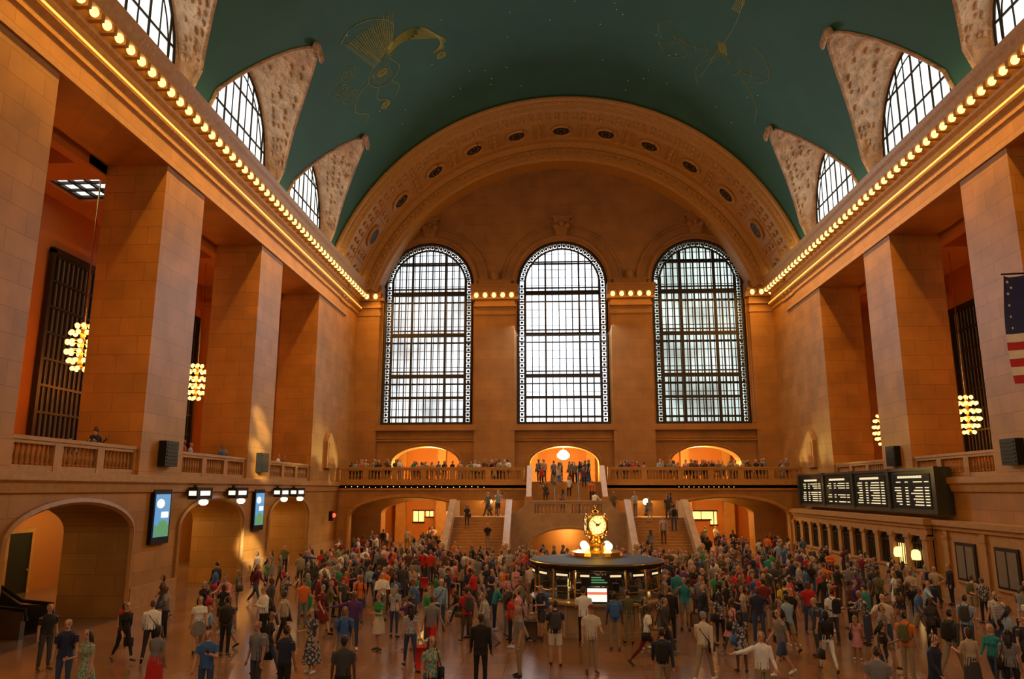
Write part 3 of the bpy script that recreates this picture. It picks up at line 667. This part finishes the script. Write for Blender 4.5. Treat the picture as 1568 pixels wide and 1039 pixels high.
def make_person(name,**P):
    fem=P.get('fem',0); lean=rad(P.get('lean',2)); B=Body(); ex=MB()
    bot=P.get('bottom','pants'); jac=P.get('jacket',0); slv=P.get('sleeve',1 if jac else 0)
    U=Matrix.Rotation(lean,4,'X'); U3=U.to_3x3()
    legs=[]; 
    for s,(a,k) in((1,P.get('legL',(3,3))),(-1,P.get('legR',(-2,2)))):
        a=rad(a);k=rad(k); ab=P.get('spread',.04)*s
        hip=Vector((s*.092,0,-.03)); kn=hip+Vector((ab,-sin(a),-cos(a))).normalized()*.43; an=kn+Vector((ab*.5,-sin(a-k),-cos(a-k))).normalized()*.42
        pit=max(0,-(a-k))*0.9
        Rf=Matrix.Rotation(pit,3,'X')
        heel=an+Rf@Vector((0,.045,-.05)); toe=an+Rf@Vector((s*.035,-.17,-.058)); ball=an+Rf@Vector((s*.02,-.09,-.045))
        legs.append((s,hip,kn,an,heel,ball,toe))
    dz=-min(min(l[4].z,l[6].z)-.03 for l in legs); O=Vector((0,0,dz))
    def up(x,y,z): return U@Vector((x,y,z))+O
    for s,hip,kn,an,heel,ball,toe in legs:
        hip,kn,an,heel,ball,toe=[q+O for q in(hip,kn,an,heel,ball,toe)]
        if bot=='pants':
            B.limb([hip,hip.lerp(kn,.5),kn,kn.lerp(an,.5),an.lerp(kn,.06)],[.092,.08,.062,.056,.052],BOT)
            B.limb([an.lerp(kn,.15),an],[.04,.036],SK)
        elif bot=='leggings':
            B.limb([hip,hip.lerp(kn,.5),kn,kn.lerp(an,.35),an.lerp(kn,.08)],[.09,.074,.052,.052,.034],BOT); B.limb([an.lerp(kn,.15),an],[.034,.034],SK)
        else:
            B.limb([hip,hip.lerp(kn,.5),kn,kn.lerp(an,.35),an],[.082,.07,.05,.052,.033],SK)
            if bot=='shorts': B.limb([hip,hip.lerp(kn,.5),hip.lerp(kn,.88)],[.097,.093,.088],BOT)
        B.limb([heel,ball,toe],[.036,.043,.03],SHOE,flat=.85); B.limb([an,heel.lerp(ball,.4)],[.04,.042],SHOE)
    if fem: T=[(-.1,.15,.105),(-.02,.172,.12),(.1,.135,.1),(.17,.125,.092),(.3,.15,.115),(.36,.155,.11),(.43,.165,.09),(.475,.11,.07),(.5,.06,.055)]
    else: T=[(-.1,.145,.105),(-.02,.16,.118),(.1,.155,.115),(.2,.16,.118),(.32,.182,.125),(.4,.19,.115),(.45,.185,.095),(.49,.12,.075),(.52,.065,.06)]
    if P.get('heavy'): T=[(z,rx*1.1,ry*(1.3 if z<.3 else 1.1)) for z,rx,ry in T]
    if jac: T=[(-.2,.185,.13)]+[(z,rx*1.06+.004,ry*1.08) for z,rx,ry in T]
    tb=[q for q in T if q[0]<=.11]; tt=[q for q in T if q[0]>=-.03]
    if not jac and bot!='dress': B.loft([(up(0,0,z),U3@Vector((rx,0,0)),U3@Vector((0,ry,0))) for z,rx,ry in tb if z<.12],BOT)
    T2=T if(jac or bot=='dress') else [(z,rx+.006,ry+.006) for z,rx,ry in tt]
    if P.get('untuck'): T2=[(-.09,.172,.125)]+T2
    B.loft([(up(0,0,z),U3@Vector((rx,0,0)),U3@Vector((0,ry,0))) for z,rx,ry in T2],TOP,16)
    if fem:
        for s in(-1,1): B.ell((0,0,0),(.062,.055,.06),TOP,8,Matrix.Translation(up(s*.07,-.085,.3)))
    if bot in('skirt','dress'):
        L=P.get('hem',.46); cy=(legs[0][2].y+legs[1][2].y)/2; st_=abs(legs[0][2].y-legs[1][2].y)/2
        lab=BOT if bot=='skirt' else TOP; fl=P.get('flare',.04)
        B.loft([(O+Vector((0,cy*t*L/.46,.08-(L+.08)*t)),Vector((.138+.045*min(1,t*3)+fl*t,0,0)),Vector((0,.105+.03*min(1,t*3)+(fl+st_*.9)*t,0))) for t in(0,.2,.4,.7,1)],lab,16)
    hy=rad(P.get('hyaw',0)); hp=rad(P.get('hpitch',5))
    nb=up(0,.0,.46); nt=up(0,-.012,.6); B.limb([nb,nt],[.054,.05],SK)
    Hm=Matrix.Translation(up(0,-.018,.665))@U@Matrix.Rotation(hy,4,'Z')@Matrix.Rotation(hp,4,'X')
    B.ell((0,.008,.02),(.074,.094,.095),SK,12,Hm); B.ell((0,-.022,-.045),(.056,.066,.068),SK,12,Hm); B.ell((0,-.092,-.012),(.014,.02,.026),SK,8,Hm)
    for s in(-1,1): B.ell((s*.077,.008,-.008),(.012,.018,.03),SK,8,Hm)
    hair=P.get('hair','short')
    if hair!='bald':
        B.ell((0,.026,.036),(.083,.096,.092),HAIR,12,Hm)
        B.ell((0,.045,-.01),(.074,.07,.07),HAIR,12,Hm)
    if hair=='long':
        B.limb([Hm@Vector((0,.05,.04)),Hm@Vector((0,.075,-.08)),Hm@Vector((0,.085,-.2)),Hm@Vector((0,.085,-.3))],[.085,.09,.085,.05],HAIR,flat=.55)
        for s in(-1,1): B.limb([Hm@Vector((s*.07,.01,.05)),Hm@Vector((s*.083,.015,-.05)),Hm@Vector((s*.075,.02,-.17))],[.03,.032,.02],HAIR)
    if hair=='bob':
        B.limb([Hm@Vector((0,.05,.04)),Hm@Vector((0,.055,-.05)),Hm@Vector((0,.05,-.11))],[.088,.092,.075],HAIR,flat=.65)
    if hair=='bun': B.ell((0,.1,.06),(.042,.042,.042),HAIR,10,Hm)
    if hair=='pony': B.limb([Hm@Vector((0,.1,.05)),Hm@Vector((0,.15,0)),Hm@Vector((0,.14,-.12)),Hm@Vector((0,.12,-.2))],[.03,.036,.03,.015],HAIR)
    if P.get('cap'):
        B.ell((0,.012,.055),(.087,.1,.08),BAG,12,Hm); B.limb([Hm@Vector((0,-.07,.06)),Hm@Vector((0,-.15,.045))],[.065,.05],BAG,flat=.2)
    hands=[]; sw=.168 if fem else .192; k_=.9 if fem else 1
    for s,(f,ab,el,inn) in((1,P.get('armL',(4,8,12,4))),(-1,P.get('armR',(0,8,15,4)))):
        f,ab,el,inn=map(rad,(f,ab,el,inn))
        sh=Vector((s*sw,0,.42)); d1=Vector((s*sin(ab),-sin(f)*cos(ab),-cos(f)*cos(ab))); e_=sh+d1*.28
        b2=ab-inn; d2=Vector((s*sin(b2),-sin(f+el)*cos(b2),-cos(f+el)*cos(b2))); w_=e_+d2*.25
        sh,e_,w_=[up(*q) for q in(sh,e_,w_)]; dd=(U3@d2).normalized()
        if slv: B.limb([sh,sh.lerp(e_,.5),e_,e_.lerp(w_,.5),w_.lerp(e_,.05)],[.062*k_+(.006 if jac else 0),.054*k_,.047*k_,.042*k_,.036*k_],TOP); B.limb([w_.lerp(e_,.1),w_+dd*.02],[.027,.026],SK)
        else:
            B.limb([sh,sh.lerp(e_,.5),e_,e_.lerp(w_,.4),w_+dd*.01],[.052*k_,.046*k_,.038*k_,.036*k_,.025*k_],SK); B.limb([sh,sh.lerp(e_,.6)],[.064*k_,.06*k_],TOP)
        hands.append((s,w_,dd))
    for s,w_,dd in hands:
        side=Vector((0,-1,0)); side=(side-dd*side.dot(dd)); side=side.normalized() if side.length>.2 else Vector((0,0,1)); nrm=dd.cross(side)
        B.limb([w_,w_+dd*.05,w_+dd*.085],[.028,.038,.036],SK,flat=.5)
        pc=nrm*(-s)
        for q in range(4):
            o=side*(.029-.019*q); L=(.068,.078,.072,.058)[q]; p0=w_+dd*.08+o
            ex.tube([p0,p0+dd*L*.5+pc*.006,p0+dd*L*.85+pc*.026,p0+dd*L+pc*.045],[.0095,.009,.008,.006],6,SK)
        p0=w_+dd*.03+side*.026; ex.tube([p0,p0+dd*.03+side*.026,p0+dd*.062+side*.03+pc*.01],[.012,.0105,.008],6,SK)
    for s in(-1,1):
        c=Hm@Vector((s*.028,-.083,.006)); ex.ball(c,(.011,.008,.007),EYE,6,4)
        ex.tube([Hm@Vector((s*.014,-.09,.024)),Hm@Vector((s*.044,-.078,.024))],.004,4,HAIR)
    ex.tube([Hm@Vector((-.022,-.082,-.055)),Hm@Vector((0,-.09,-.056)),Hm@Vector((.022,-.082,-.055))],.0055,4,EYE)
    bag=P.get('bag')
    if bag=='backpack':
        B.loft([(up(0,.19,z),U3@Vector((rx,0,0)),U3@Vector((0,ry,0))) for z,rx,ry in((.02,.1,.06),(.05,.15,.09),(.25,.155,.1),(.42,.13,.08),(.47,.07,.04))],BAG)
        for s in(-1,1): ex.tube([up(s*.1,.12,.44),up(s*.11,.02,.5),up(s*.12,-.1,.42),up(s*.14,-.135,.3),up(s*.16,-.03,.14),up(s*.13,.12,.1)],.02,5,BAG)
    if bag=='shoulder':
        c=up(.23,.02,-.02); ex.box(c.x-.05,c.x+.06,c.y-.15,c.y+.15,c.z-.15,c.z+.12,BAG); ex.tube([(c.x,c.y-.12,c.z+.1),up(.14,-.1,.36),up(.13,0,.5),up(.14,.1,.38),(c.x,c.y+.12,c.z+.1)],.012,5,BAG)
    if bag=='cross':
        c=up(-.2,-.02,-.06); ex.box(c.x-.05,c.x+.05,c.y-.13,c.y+.13,c.z-.12,c.z+.1,BAG); ex.tube([(c.x,c.y-.1,c.z+.1),up(-.02,-.15,.22),up(.1,-.1,.43),up(.12,.02,.5),up(.05,.13,.35),(c.x,c.y+.1,c.z+.1)],.013,5,BAG)
    if bag=='hand':
        s,w_,dd=hands[0]; c=w_+Vector((0,0,-.28)); ex.box(c.x-.06,c.x+.06,c.y-.17,c.y+.17,c.z-.17,c.z+.08,BAG); ex.tube([(c.x,c.y-.1,c.z+.08),w_+dd*.09,(c.x,c.y+.1,c.z+.08)],.01,5,BAG)
    if bag=='suitcase':
        s,w_,dd=hands[1]; x=w_.x-.02; y=w_.y+.2
        B2=[(x-.13,y-.2),(x+.13,y-.2),(x+.15,y-.17),(x+.15,y+.17),(x+.13,y+.2),(x-.13,y+.2),(x-.15,y+.17),(x-.15,y-.17)]; ex.prism(B2,'Z',.06,.66,BAG)
        for q in(-.08,.08): ex.tube([(x+q,y-.1,.66),(x+q*.7,w_.y,w_.z-.1)],.01,4,EYE); ex.ball((x+q,y-.14,.04),.04,EYE,6,4); ex.ball((x+q,y+.14,.04),.04,EYE,6,4)
        ex.tube([(x-.06,w_.y,w_.z-.1),(x+.06,w_.y,w_.z-.1)],.014,5,EYE)
    if P.get('phone'):
        s,w_,dd=hands[0]; c=w_+dd*.12+Vector((0,0,.02)); ex.box(c.x-.035,c.x+.035,c.y-.008,c.y+.008,c.z-.05,c.z+.09,EYE)
    me=B.mb.mesh('t',[]); ob=bpy.data.objects.new('t',me); S.collection.objects.link(ob)
    md=ob.modifiers.new('r','REMESH'); md.mode='VOXEL'; md.voxel_size=.0135; sm=ob.modifiers.new('s','SMOOTH'); sm.factor=.5; sm.iterations=2
    dg=bpy.context.evaluated_depsgraph_get(); m2=bpy.data.meshes.new_from_object(ob.evaluated_get(dg)); bpy.data.objects.remove(ob)
    kd=KDTree(len(B.smp))
    for i,(c,l) in enumerate(B.smp): kd.insert(c,i)
    kd.balance(); vs=[v.co.copy() for v in m2.vertices]; vl=[B.smp[kd.find(c)[1]][1] for c in vs]
    out=MB(); out.v=[tuple(v) for v in vs]
    for p in m2.polygons:
        out.f.append(list(p.vertices)); ls=[vl[i] for i in p.vertices]; out.m.append(max(set(ls),key=ls.count))
    out.add(ex.v,[],0); off=len(vs)
    for f,m in zip(ex.f,ex.m): out.f.append([i+off for i in f]); out.m.append(m)
    return out.mesh(name,FAB0,smooth=True,recalc=False)
def fab(name,c,**k): return pmat(name,c,.85,noise=.12,scale=9,**k)
def pattern(name,c1,c2,kind='vor',sc=14):
    m,nt,b=newmat(name); tc=nt.nodes.new('ShaderNodeTexCoord')
    if kind=='vor': t=nt.nodes.new('ShaderNodeTexVoronoi'); out='Distance'
    else: t=nt.nodes.new('ShaderNodeTexWave'); t.bands_direction='Z'; out='Fac'
    t.inputs['Scale'].default_value=sc; nt.links.new(tc.outputs['Object'],t.inputs['Vector'])
    r_=nt.nodes.new('ShaderNodeValToRGB'); r_.color_ramp.elements[0].position=.42; r_.color_ramp.elements[1].position=.5
    r_.color_ramp.elements[0].color=(*c1,1); r_.color_ramp.elements[1].color=(*c2,1)
    nt.links.new(t.outputs[out],r_.inputs[0]); nt.links.new(r_.outputs[0],b.inputs['Base Color']); b.inputs['Roughness'].default_value=.85; return m
C={k:fab('fabric_'+k,v) for k,v in dict(white=(.74,.8,.88),offwhite=(.56,.54,.5),black=(.012,.012,.015),navy=(.015,.025,.07),blue=(.04,.13,.4),lightblue=(.25,.4,.62),grey=(.18,.19,.22),darkgrey=(.045,.048,.058),
  red=(.48,.02,.02),maroon=(.14,.01,.02),green=(.03,.28,.11),olive=(.1,.11,.05),khaki=(.29,.24,.16),brown=(.09,.05,.03),pink=(.58,.28,.36),yellow=(.65,.48,.04),orange=(.62,.16,.02),teal=(.02,.24,.28),purple=(.1,.035,.19),denim=(.035,.065,.16),beige=(.42,.36,.29)).items()}
C['floral']=pattern('fabric_floral',(.45,.44,.44),(.05,.06,.1)); C['tealpat']=pattern('fabric_teal_print',(.03,.3,.32),(.4,.36,.25),sc=18); C['stripe']=pattern('fabric_stripe',(.06,.07,.15),(.6,.62,.65),'w',9); C['plaid']=pattern('fabric_check',(.15,.22,.4),(.5,.52,.55),'vor',30)
SKIN=[pmat('skin_%d'%i,c,.55,noise=.05) for i,c in enumerate([(.55,.32,.23),(.44,.25,.17),(.28,.15,.09),(.11,.06,.04),(.5,.3,.22)])]
HAIRM=[pmat('hair_%d'%i,c,.5,noise=.2,scale=30) for i,c in enumerate([(.012,.01,.009),(.04,.022,.012),(.08,.04,.02),(.25,.16,.07),(.22,.22,.22),(.02,.013,.01)])]
M_eye=pmat('eye_dark',(.05,.03,.03),.3,noise=0)
FAB0=[SKIN[0],C['blue'],C['denim'],C['black'],HAIRM[0],C['black'],M_eye]
W1=dict(legL=(24,6),legR=(-18,14),armL=(-18,8,15,3),armR=(18,8,25,4),lean=3); W2=dict(legL=(-20,18),legR=(22,5),armL=(20,8,30,5),armR=(-16,8,10,3),lean=4)
T={}
def t(k,**P): T[k]=make_person('person_'+k,**P)
t('m_stand'); t('m_suit',jacket=1,armL=(5,9,20,4)); t('m_suitwalk',jacket=1,bag='hand',**W1); t('m_walk',sleeve=1,bag='cross',**W2); t('m_shorts',bottom='shorts',untuck=1,**W1)
t('m_shortstand',bottom='shorts',untuck=1,bag='backpack',armL=(15,10,80,25),legL=(8,4),legR=(-6,3)); t('m_back',bag='backpack',untuck=1,legL=(5,8)); t('m_backwalk',bag='backpack',sleeve=1,**W2)
t('m_phone',armL=(25,12,95,35),armR=(5,10,20,5),hpitch=22,phone=1,untuck=1); t('m_cross',sleeve=1,armL=(25,14,85,62),armR=(22,14,88,60)); t('m_photo',armL=(60,18,75,38),armR=(60,18,75,38),hpitch=-10,phone=1,bottom='shorts',untuck=1)
t('m_heavy',heavy=1,untuck=1,cap=1,armL=(20,12,70,20),bottom='pants'); t('m_point',sleeve=1,armR=(40,72,12,-8),armL=(10,10,40,10),hyaw=-25); t('m_suitcase',bag='suitcase',sleeve=1,armR=(-20,8,5,2),legL=(20,5),legR=(-16,12))
t('m_hip',armL=(-10,42,75,75),legL=(6,4),spread=.09,hair='bald')
t('f_dress',fem=1,bottom='dress',hair='long',bag='shoulder'); t('f_dresswalk',fem=1,bottom='dress',hair='bun',flare=.07,bag='shoulder',hem=.4,**W1); t('f_skirt',fem=1,bottom='skirt',hair='bob',armL=(20,12,85,20)); t('f_skirtwalk',fem=1,bottom='skirt',hair='long',hem=.38,**W2)
t('f_pants',fem=1,bottom='leggings',hair='long',bag='shoulder',untuck=1); t('f_stride',fem=1,bottom='leggings',hair='pony',untuck=1,bag='cross',legL=(32,4),legR=(-26,16),armL=(-25,10,20,5),armR=(25,10,60,15),lean=6)
t('f_walk',fem=1,bottom='leggings',hair='bob',sleeve=1,bag='hand',**W1); t('f_back',fem=1,bottom='shorts',hair='pony',bag='backpack',untuck=1); t('f_phone',fem=1,bottom='leggings',hair='long',armL=(25,12,100,35),phone=1,hpitch=22,untuck=1)
t('f_maxi',fem=1,bottom='dress',hair='long',hem=.72,flare=.12,armR=(15,12,80,20)); t('f_suitcase',fem=1,bottom='leggings',hair='long',bag='suitcase',armR=(-20,8,5,2),legL=(18,5),legR=(-14,12))
t('m_tourist',sleeve=1,untuck=1,bag='cross',hyaw=30,hpitch=-15); t('m_lean',lean=16,sleeve=1,armL=(50,14,50,20),armR=(50,14,50,20))
MEN=[k for k in T if k[0]=='m']; WOM=[k for k in T if k[0]=='f']
occ=[]
def place(k,x,y,z=0,rot=0,sc=1,top='blue',bot='denim',shoe='black',skin=0,hair=0,bag='black',name=None,parent=None):
    me=T[k]; ob=bpy.data.objects.new(name or('pedestrian_man' if k[0]=='m' else 'pedestrian_woman'),me); S.collection.objects.link(ob)
    ob.location=(x,y,z); ob.rotation_euler=(0,0,rad(rot)); ob.scale=(sc,)*3
    for i,m in enumerate((SKIN[skin],C[top],C[bot],C[shoe],HAIRM[hair],C[bag],M_eye)):
        if i<len(ob.material_slots): ob.material_slots[i].link='OBJECT'; ob.material_slots[i].material=m
    if parent: ob.parent=parent
    occ.append((x,y)); return ob
FG=[('m_back',-13.3,19.2,20,'navy','denim',{}),('f_maxi',-12.2,18.3,-20,'tealpat','black',{}),('f_walk',-13.95,23.0,60,'black','black',{}),('m_walk',-13.2,23.1,200,'white','black',{}),
('f_skirt',-10.9,19.0,170,'grey','red',{}),('f_skirtwalk',-12.35,24.4,30,'white','grey',{}),('m_back',-11.3,24.0,180,'darkgrey','black',{}),('m_phone',-9.4,18.5,10,'blue','denim',{}),('m_back',-8.5,19.3,-25,'grey','darkgrey',{'bag':'grey'}),
('m_stand',-7.6,18.7,160,'navy','black',{}),('f_maxi',-7.95,22.0,-30,'floral','black',{}),('m_cross',-10.8,25.8,-40,'white','black',{}),('m_walk',-10.0,25.5,-100,'beige','black',{}),('m_back',-7.0,21.7,20,'blue','khaki',{'bag':'navy','sc':1.03}),
('f_skirt',-6.75,25.0,-40,'green','offwhite',{}),('f_dresswalk',-9.3,27.2,70,'maroon','black',{}),('f_suitcase',-5.3,22.6,200,'stripe','denim',{'bag':'red'}),('m_shorts',-4.9,23.9,160,'grey','red',{}),('f_pants',-4.0,18.0,30,'tealpat','denim',{'skin':4,'hair':2}),
('m_suit',-3.1,20.6,180,'black','black',{'sc':1.04}),('m_stand',-2.15,21.8,-70,'grey','khaki',{'hair':4}),('m_shortstand',-1.15,23.1,185,'navy','offwhite',{'bag':'darkgrey'}),('m_heavy',-.16,22.3,10,'offwhite','khaki',{'bag':'maroon','hair':4}),
('m_back',.76,25.4,180,'blue','khaki',{'bag':'blue'}),('f_stride',1.5,23.2,75,'white','maroon',{'sc':1.02,'hair':1}),('m_suit',2.75,26.9,170,'black','black',{}),('m_walk',2.8,21.5,150,'offwhite','khaki',{'hair':4,'sc':1.03}),('f_pants',4.25,26.2,200,'floral','black',{}),
('m_point',3.6,18.8,10,'white','khaki',{}),('m_shorts',5.05,22.2,-80,'grey','denim',{'bag':'navy'}),('f_walk',6.45,22.7,180,'black','white',{}),('f_dress',7.9,24.4,160,'pink','pink',{'sc':.72,'hair':3}),('m_shorts',8.15,23.1,40,'grey','khaki',{}),
('m_back',7.05,28.4,180,'yellow','darkgrey',{}),('m_stand',7.9,28.6,10,'red','denim',{}),('m_shorts',10.95,26.9,50,'blue','khaki',{}),('f_pants',10.6,25.4,10,'darkgrey','black',{}),('m_suit',16.4,35.6,-90,'black','black',{}),
('m_tourist',12.8,25.6,30,'stripe','denim',{}),('f_skirt',8.9,19.9,190,'beige','darkgrey',{'hair':1}),('f_pants',9.7,19.7,150,'grey','black',{'hair':0}),('m_stand',5.5,17.0,160,'grey','denim',{'hair':1}),('f_phone',11.6,23.0,80,'lightblue','denim',{}),
('m_hip',-14.5,26.5,-70,'grey','black',{}),('f_dress',-15.2,25.2,20,'red','red',{'sc':.8}),('m_stand',-15.6,21.9,60,'black','darkgrey',{}),('m_suitwalk',12.9,30.0,100,'navy','navy',{}),('m_back',8.0,26.5,200,'white','darkgrey',{}),('f_back',-8.6,30.0,0,'orange','denim',{}),
('m_phone',-.2,26.0,175,'white','black',{}),('f_phone',-2.6,25.7,100,'red','black',{}),('m_photo',3.6,29.0,-10,'teal','khaki',{}),('m_tourist',-5.3,28.6,0,'lightblue','denim',{}),('m_suitwalk',-11.6,28.5,80,'darkgrey','darkgrey',{}),
('f_phone',7.1,20.6,60,'black','denim',{}),('m_backwalk',9.6,22.2,120,'darkgrey','khaki',{}),('f_walk',12.6,21.4,-60,'black','black',{}),('m_shorts',6.2,25.4,200,'lightblue','khaki',{}),('f_dress',5.6,24.3,30,'black','black',{}),
('m_stand',-5.9,17.6,190,'darkgrey','black',{}),('f_walk',-9.0,21.4,90,'black','denim',{}),('m_backwalk',1.4,19.4,170,'navy','khaki',{}),('m_suitwalk',7.4,18.6,40,'navy','navy',{})]
r=random.Random(11)
for k,x,y,ro,tp,bt,kw in FG:
    kw=dict(kw); kw.setdefault('skin',r.choice([0,0,1,4,2,3])); kw.setdefault('hair',r.choice([0,0,1,2,5])); kw.setdefault('sc',r.uniform(.99,1.05)*(.96 if k[0]=='f' else 1))
    place(k,x,y,0,ro,top=tp,bot=bt,shoe=r.choice(['black','brown','white','darkgrey']),**kw)
crowd=empty('crowd_of_travelers',(0,40,0))
TOPS=['white','white','offwhite','black','black','black','navy','navy','navy','blue','lightblue','grey','grey','darkgrey','darkgrey','red','maroon','green','olive','khaki','pink','orange','teal','purple','beige','floral','plaid','stripe','brown']
BOTS=['black','black','navy','denim','denim','khaki','grey','darkgrey','darkgrey','brown','beige']
cn=0
def rnd(x,y,z=0,rot=None,ks=None):
    global cn
    k=r.choice(ks or(MEN+WOM)); f=k[0]=='f'; cn+=1; child=r.random()<.05
    ob=place(k,x,y-40 ,z,r.uniform(0,360) if rot is None else rot,r.uniform(.94,1.06)*(.94 if f else 1)*(.7 if child else 1),r.choice(TOPS) if 'suit' not in k or 'case' in k else r.choice(['black','navy','darkgrey','grey']),r.choice(BOTS),r.choice(['black','brown','white','grey']),
      r.choice([0,0,0,1,4,4,2,3]),r.choice([0,0,1,1,2,3,4,5]),r.choice(['black','navy','darkgrey','red','brown','blue','olive']),name='crowd_person_%03d'%cn,parent=crowd)
    occ[-1]=(x,y)
def ok(x,y,d):
    if math.hypot(x-BX,y-BY)<2.85: return False
    if abs(x)<9.2 and y>48.3: return False
    if x>16.6 and y>20: return False
    if abs(x)>17.2: return False
    return all((x-a)**2+(y-c)**2>d*d for a,c in occ)
def fill(n,x0,x1,y0,y1,d):
    tries=0
    while n>0 and tries<9000:
        tries+=1; x=r.uniform(x0,x1); y=r.uniform(y0,y1)
        if ok(x,y,d): rnd(x,y); n-=1
fill(14,4,13.5,20,27,.9)
fill(26,-14,16,24.5,29.5,.85)
fill(28,-4.5,6.5,25.5,34,.55)
fill(90,-12,15.5,29.5,36,.55)
fill(205,-13.5,16.3,34,46,.5)
fill(120,-15.5,16,42,58,.5)
fill(16,-17.5,-13,28,46,.8)
for s in(-1,1):
    for i in range(7): rnd(s*r.uniform(8.5,16.5),r.uniform(61.6,64.5),0)
    for i in range(7): rnd(s*r.uniform(9.2,14.6),r.uniform(67.5,71),0)
for i in range(100):
    x=r.uniform(3.8,17.6)*r.choice((-1,1)); rnd(x,YB+.62+r.choice((0,0,.7,1.6)),BZ,r.uniform(-25,25),['m_stand','m_cross','m_photo','m_back','f_dress','f_pants','f_phone','m_tourist','m_phone','f_skirt'])
for i in range(16): rnd(r.uniform(-2.3,2.3),61.3+r.uniform(0,2.4),BZ)
for x,st_ in((-1.6,3),(-.9,8),(.2,6),(1.4,10),(1.9,4),(.7,12),(-1.9,11),(-.3,1)): rnd(x,57+3.5*(st_+.55)/14,3.1+2.5*(st_+1)/14,r.choice([0,180]),['m_stand','f_pants','m_back'])
for x,st_ in((5.2,3),(6.2,7),(7.1,11),(5.6,14),(6.9,15),(-5.4,5),(-7,12)): rnd(x,49.4+4.9*(st_+.5)/17,3.1*(st_+1)/17,r.choice([0,180]),['m_stand','f_pants','m_back'])
for i in range(8): rnd(r.uniform(-7.5,7.5),r.uniform(54.9,56.5),3.1)
for a,c in OPEN[:3]:
    for i in range(4): rnd(-19.25,r.uniform(a+.4,c-.4),BZ,r.uniform(60,110),['m_stand','f_pants','m_back','m_phone'])
print('people',cn+len(FG))

# ------------------------------------------------------------ lights
def light(name,kind,loc,power,col,rot=(0,0,0),size=None,sy=None,radius=.3):
    l=bpy.data.lights.new(name,kind); l.energy=power; l.color=col
    if kind=='AREA':
        l.shape='RECTANGLE'; l.size=size; l.size_y=sy
    elif kind in('POINT','SPOT'): l.shadow_soft_size=radius
    o=bpy.data.objects.new(name,l); o.location=loc; o.rotation_euler=tuple(rad(a) for a in rot); S.collection.objects.link(o); return o
OR=(1,.44,.06); YO=(1,.56,.14)
for s in(-1,1):
    light('cornice_lamp_row','AREA',(s*(W-1.2),41,21.62),2900,OR,(0,s*36,0),.3,45)
    light('cornice_lamp_row','AREA',(s*(W-1.2),4,21.62),900,OR,(0,s*36,0),.3,28)
    light('cove_lamp_row','AREA',(s*(W-.7),26,22.95),430,(1,.66,.3),(0,180-s*20,0),.3,74)  # added upward fill behind the cornice edge, brightens the vault
    for y in(10.3,21.6,32.9,44.3,55.5): light('chandelier_lamp','POINT',(s*22.7,y,11.4 if s<0 else 9.2),880,(1,.31,.045),radius=.6)
    for y,p_ in((15.6,90),(27,90),(38.3,420),(49.6,480)): 
        if s<0: light('undercroft_lamp','POINT',(s*23.5,y,4.3),p_,(1,.6,.16),radius=.2)
light('far_wall_lamp_row','AREA',(0,YF-1.3,21.75),300,OR,(20,0,0),32,.3)
for x in WC: light('doorway_lamp','POINT',(x,69.4,7.4),2300,(1,.6,.13),radius=.25)
for x in(-13,-9,9,13): light('passage_lamp','POINT',(x,69.5,4.4),850,(1,.5,.12),radius=.25)
for x in(-12.4,12.4): light('balcony_soffit_lamp','POINT',(x,63,4.6),170,YO,radius=.25)
light('stair_vault_lamp','POINT',(0,56,1.9),220,(1,.55,.15),radius=.2)
for s in(-1,1): light('globe_lamp_light','POINT',(s*5.8,56.5,4.4),80,YO,radius=.25)
light('booth_lamp','POINT',(BX,BY-1.4,2.1),60,(1,.8,.5),radius=.2)
light('booth_clock_lamp','POINT',(BX,BY-.9,3.2),50,YO,radius=.15)
light('daylight_west_windows','AREA',(0,YW+.6,19),1300,(1,.84,.64),(52,0,0),30,15)  # warm fill added in front of the unseen west windows
light('daylight_east_windows','AREA',(0,YF-.3,19),4200,(.8,.91,1),(-50,0,0),9,15)
def beam(loc,tgt,ang,power):
    l=bpy.data.lights.new('sunbeam','SPOT'); l.energy=power; l.color=(1,.82,.5); l.spot_size=rad(ang); l.spot_blend=.7; l.shadow_soft_size=.2
    o=bpy.data.objects.new('sunbeam',l); o.location=loc; o.rotation_euler=(Vector(tgt)-Vector(loc)).to_track_quat('-Z','Y').to_euler(); S.collection.objects.link(o)
for y_,z_,an in((43.4,9.2,1.1),(44.2,8.3,1.2),(43.5,7.2,1.3),(44.0,6.0,1.3)): beam((12,-11,24),(-18.3,y_,z_),an,450000)
beam((12,-11,24),(-17.9,42.8,1.8),1.9,700000)
w=bpy.data.worlds.new('World'); S.world=w; w.use_nodes=True; w.node_tree.nodes['Background'].inputs[0].default_value=(.6,.7,.8,1); w.node_tree.nodes['Background'].inputs[1].default_value=.3
cam=bpy.data.cameras.new('Camera'); co=bpy.data.objects.new('Camera',cam); S.collection.objects.link(co); co.location=(-1.27,0,5.0); co.rotation_euler=(rad(90+11.29),0,rad(2.83)); cam.lens=26.4; cam.sensor_width=36; cam.clip_end=300
S.camera=co
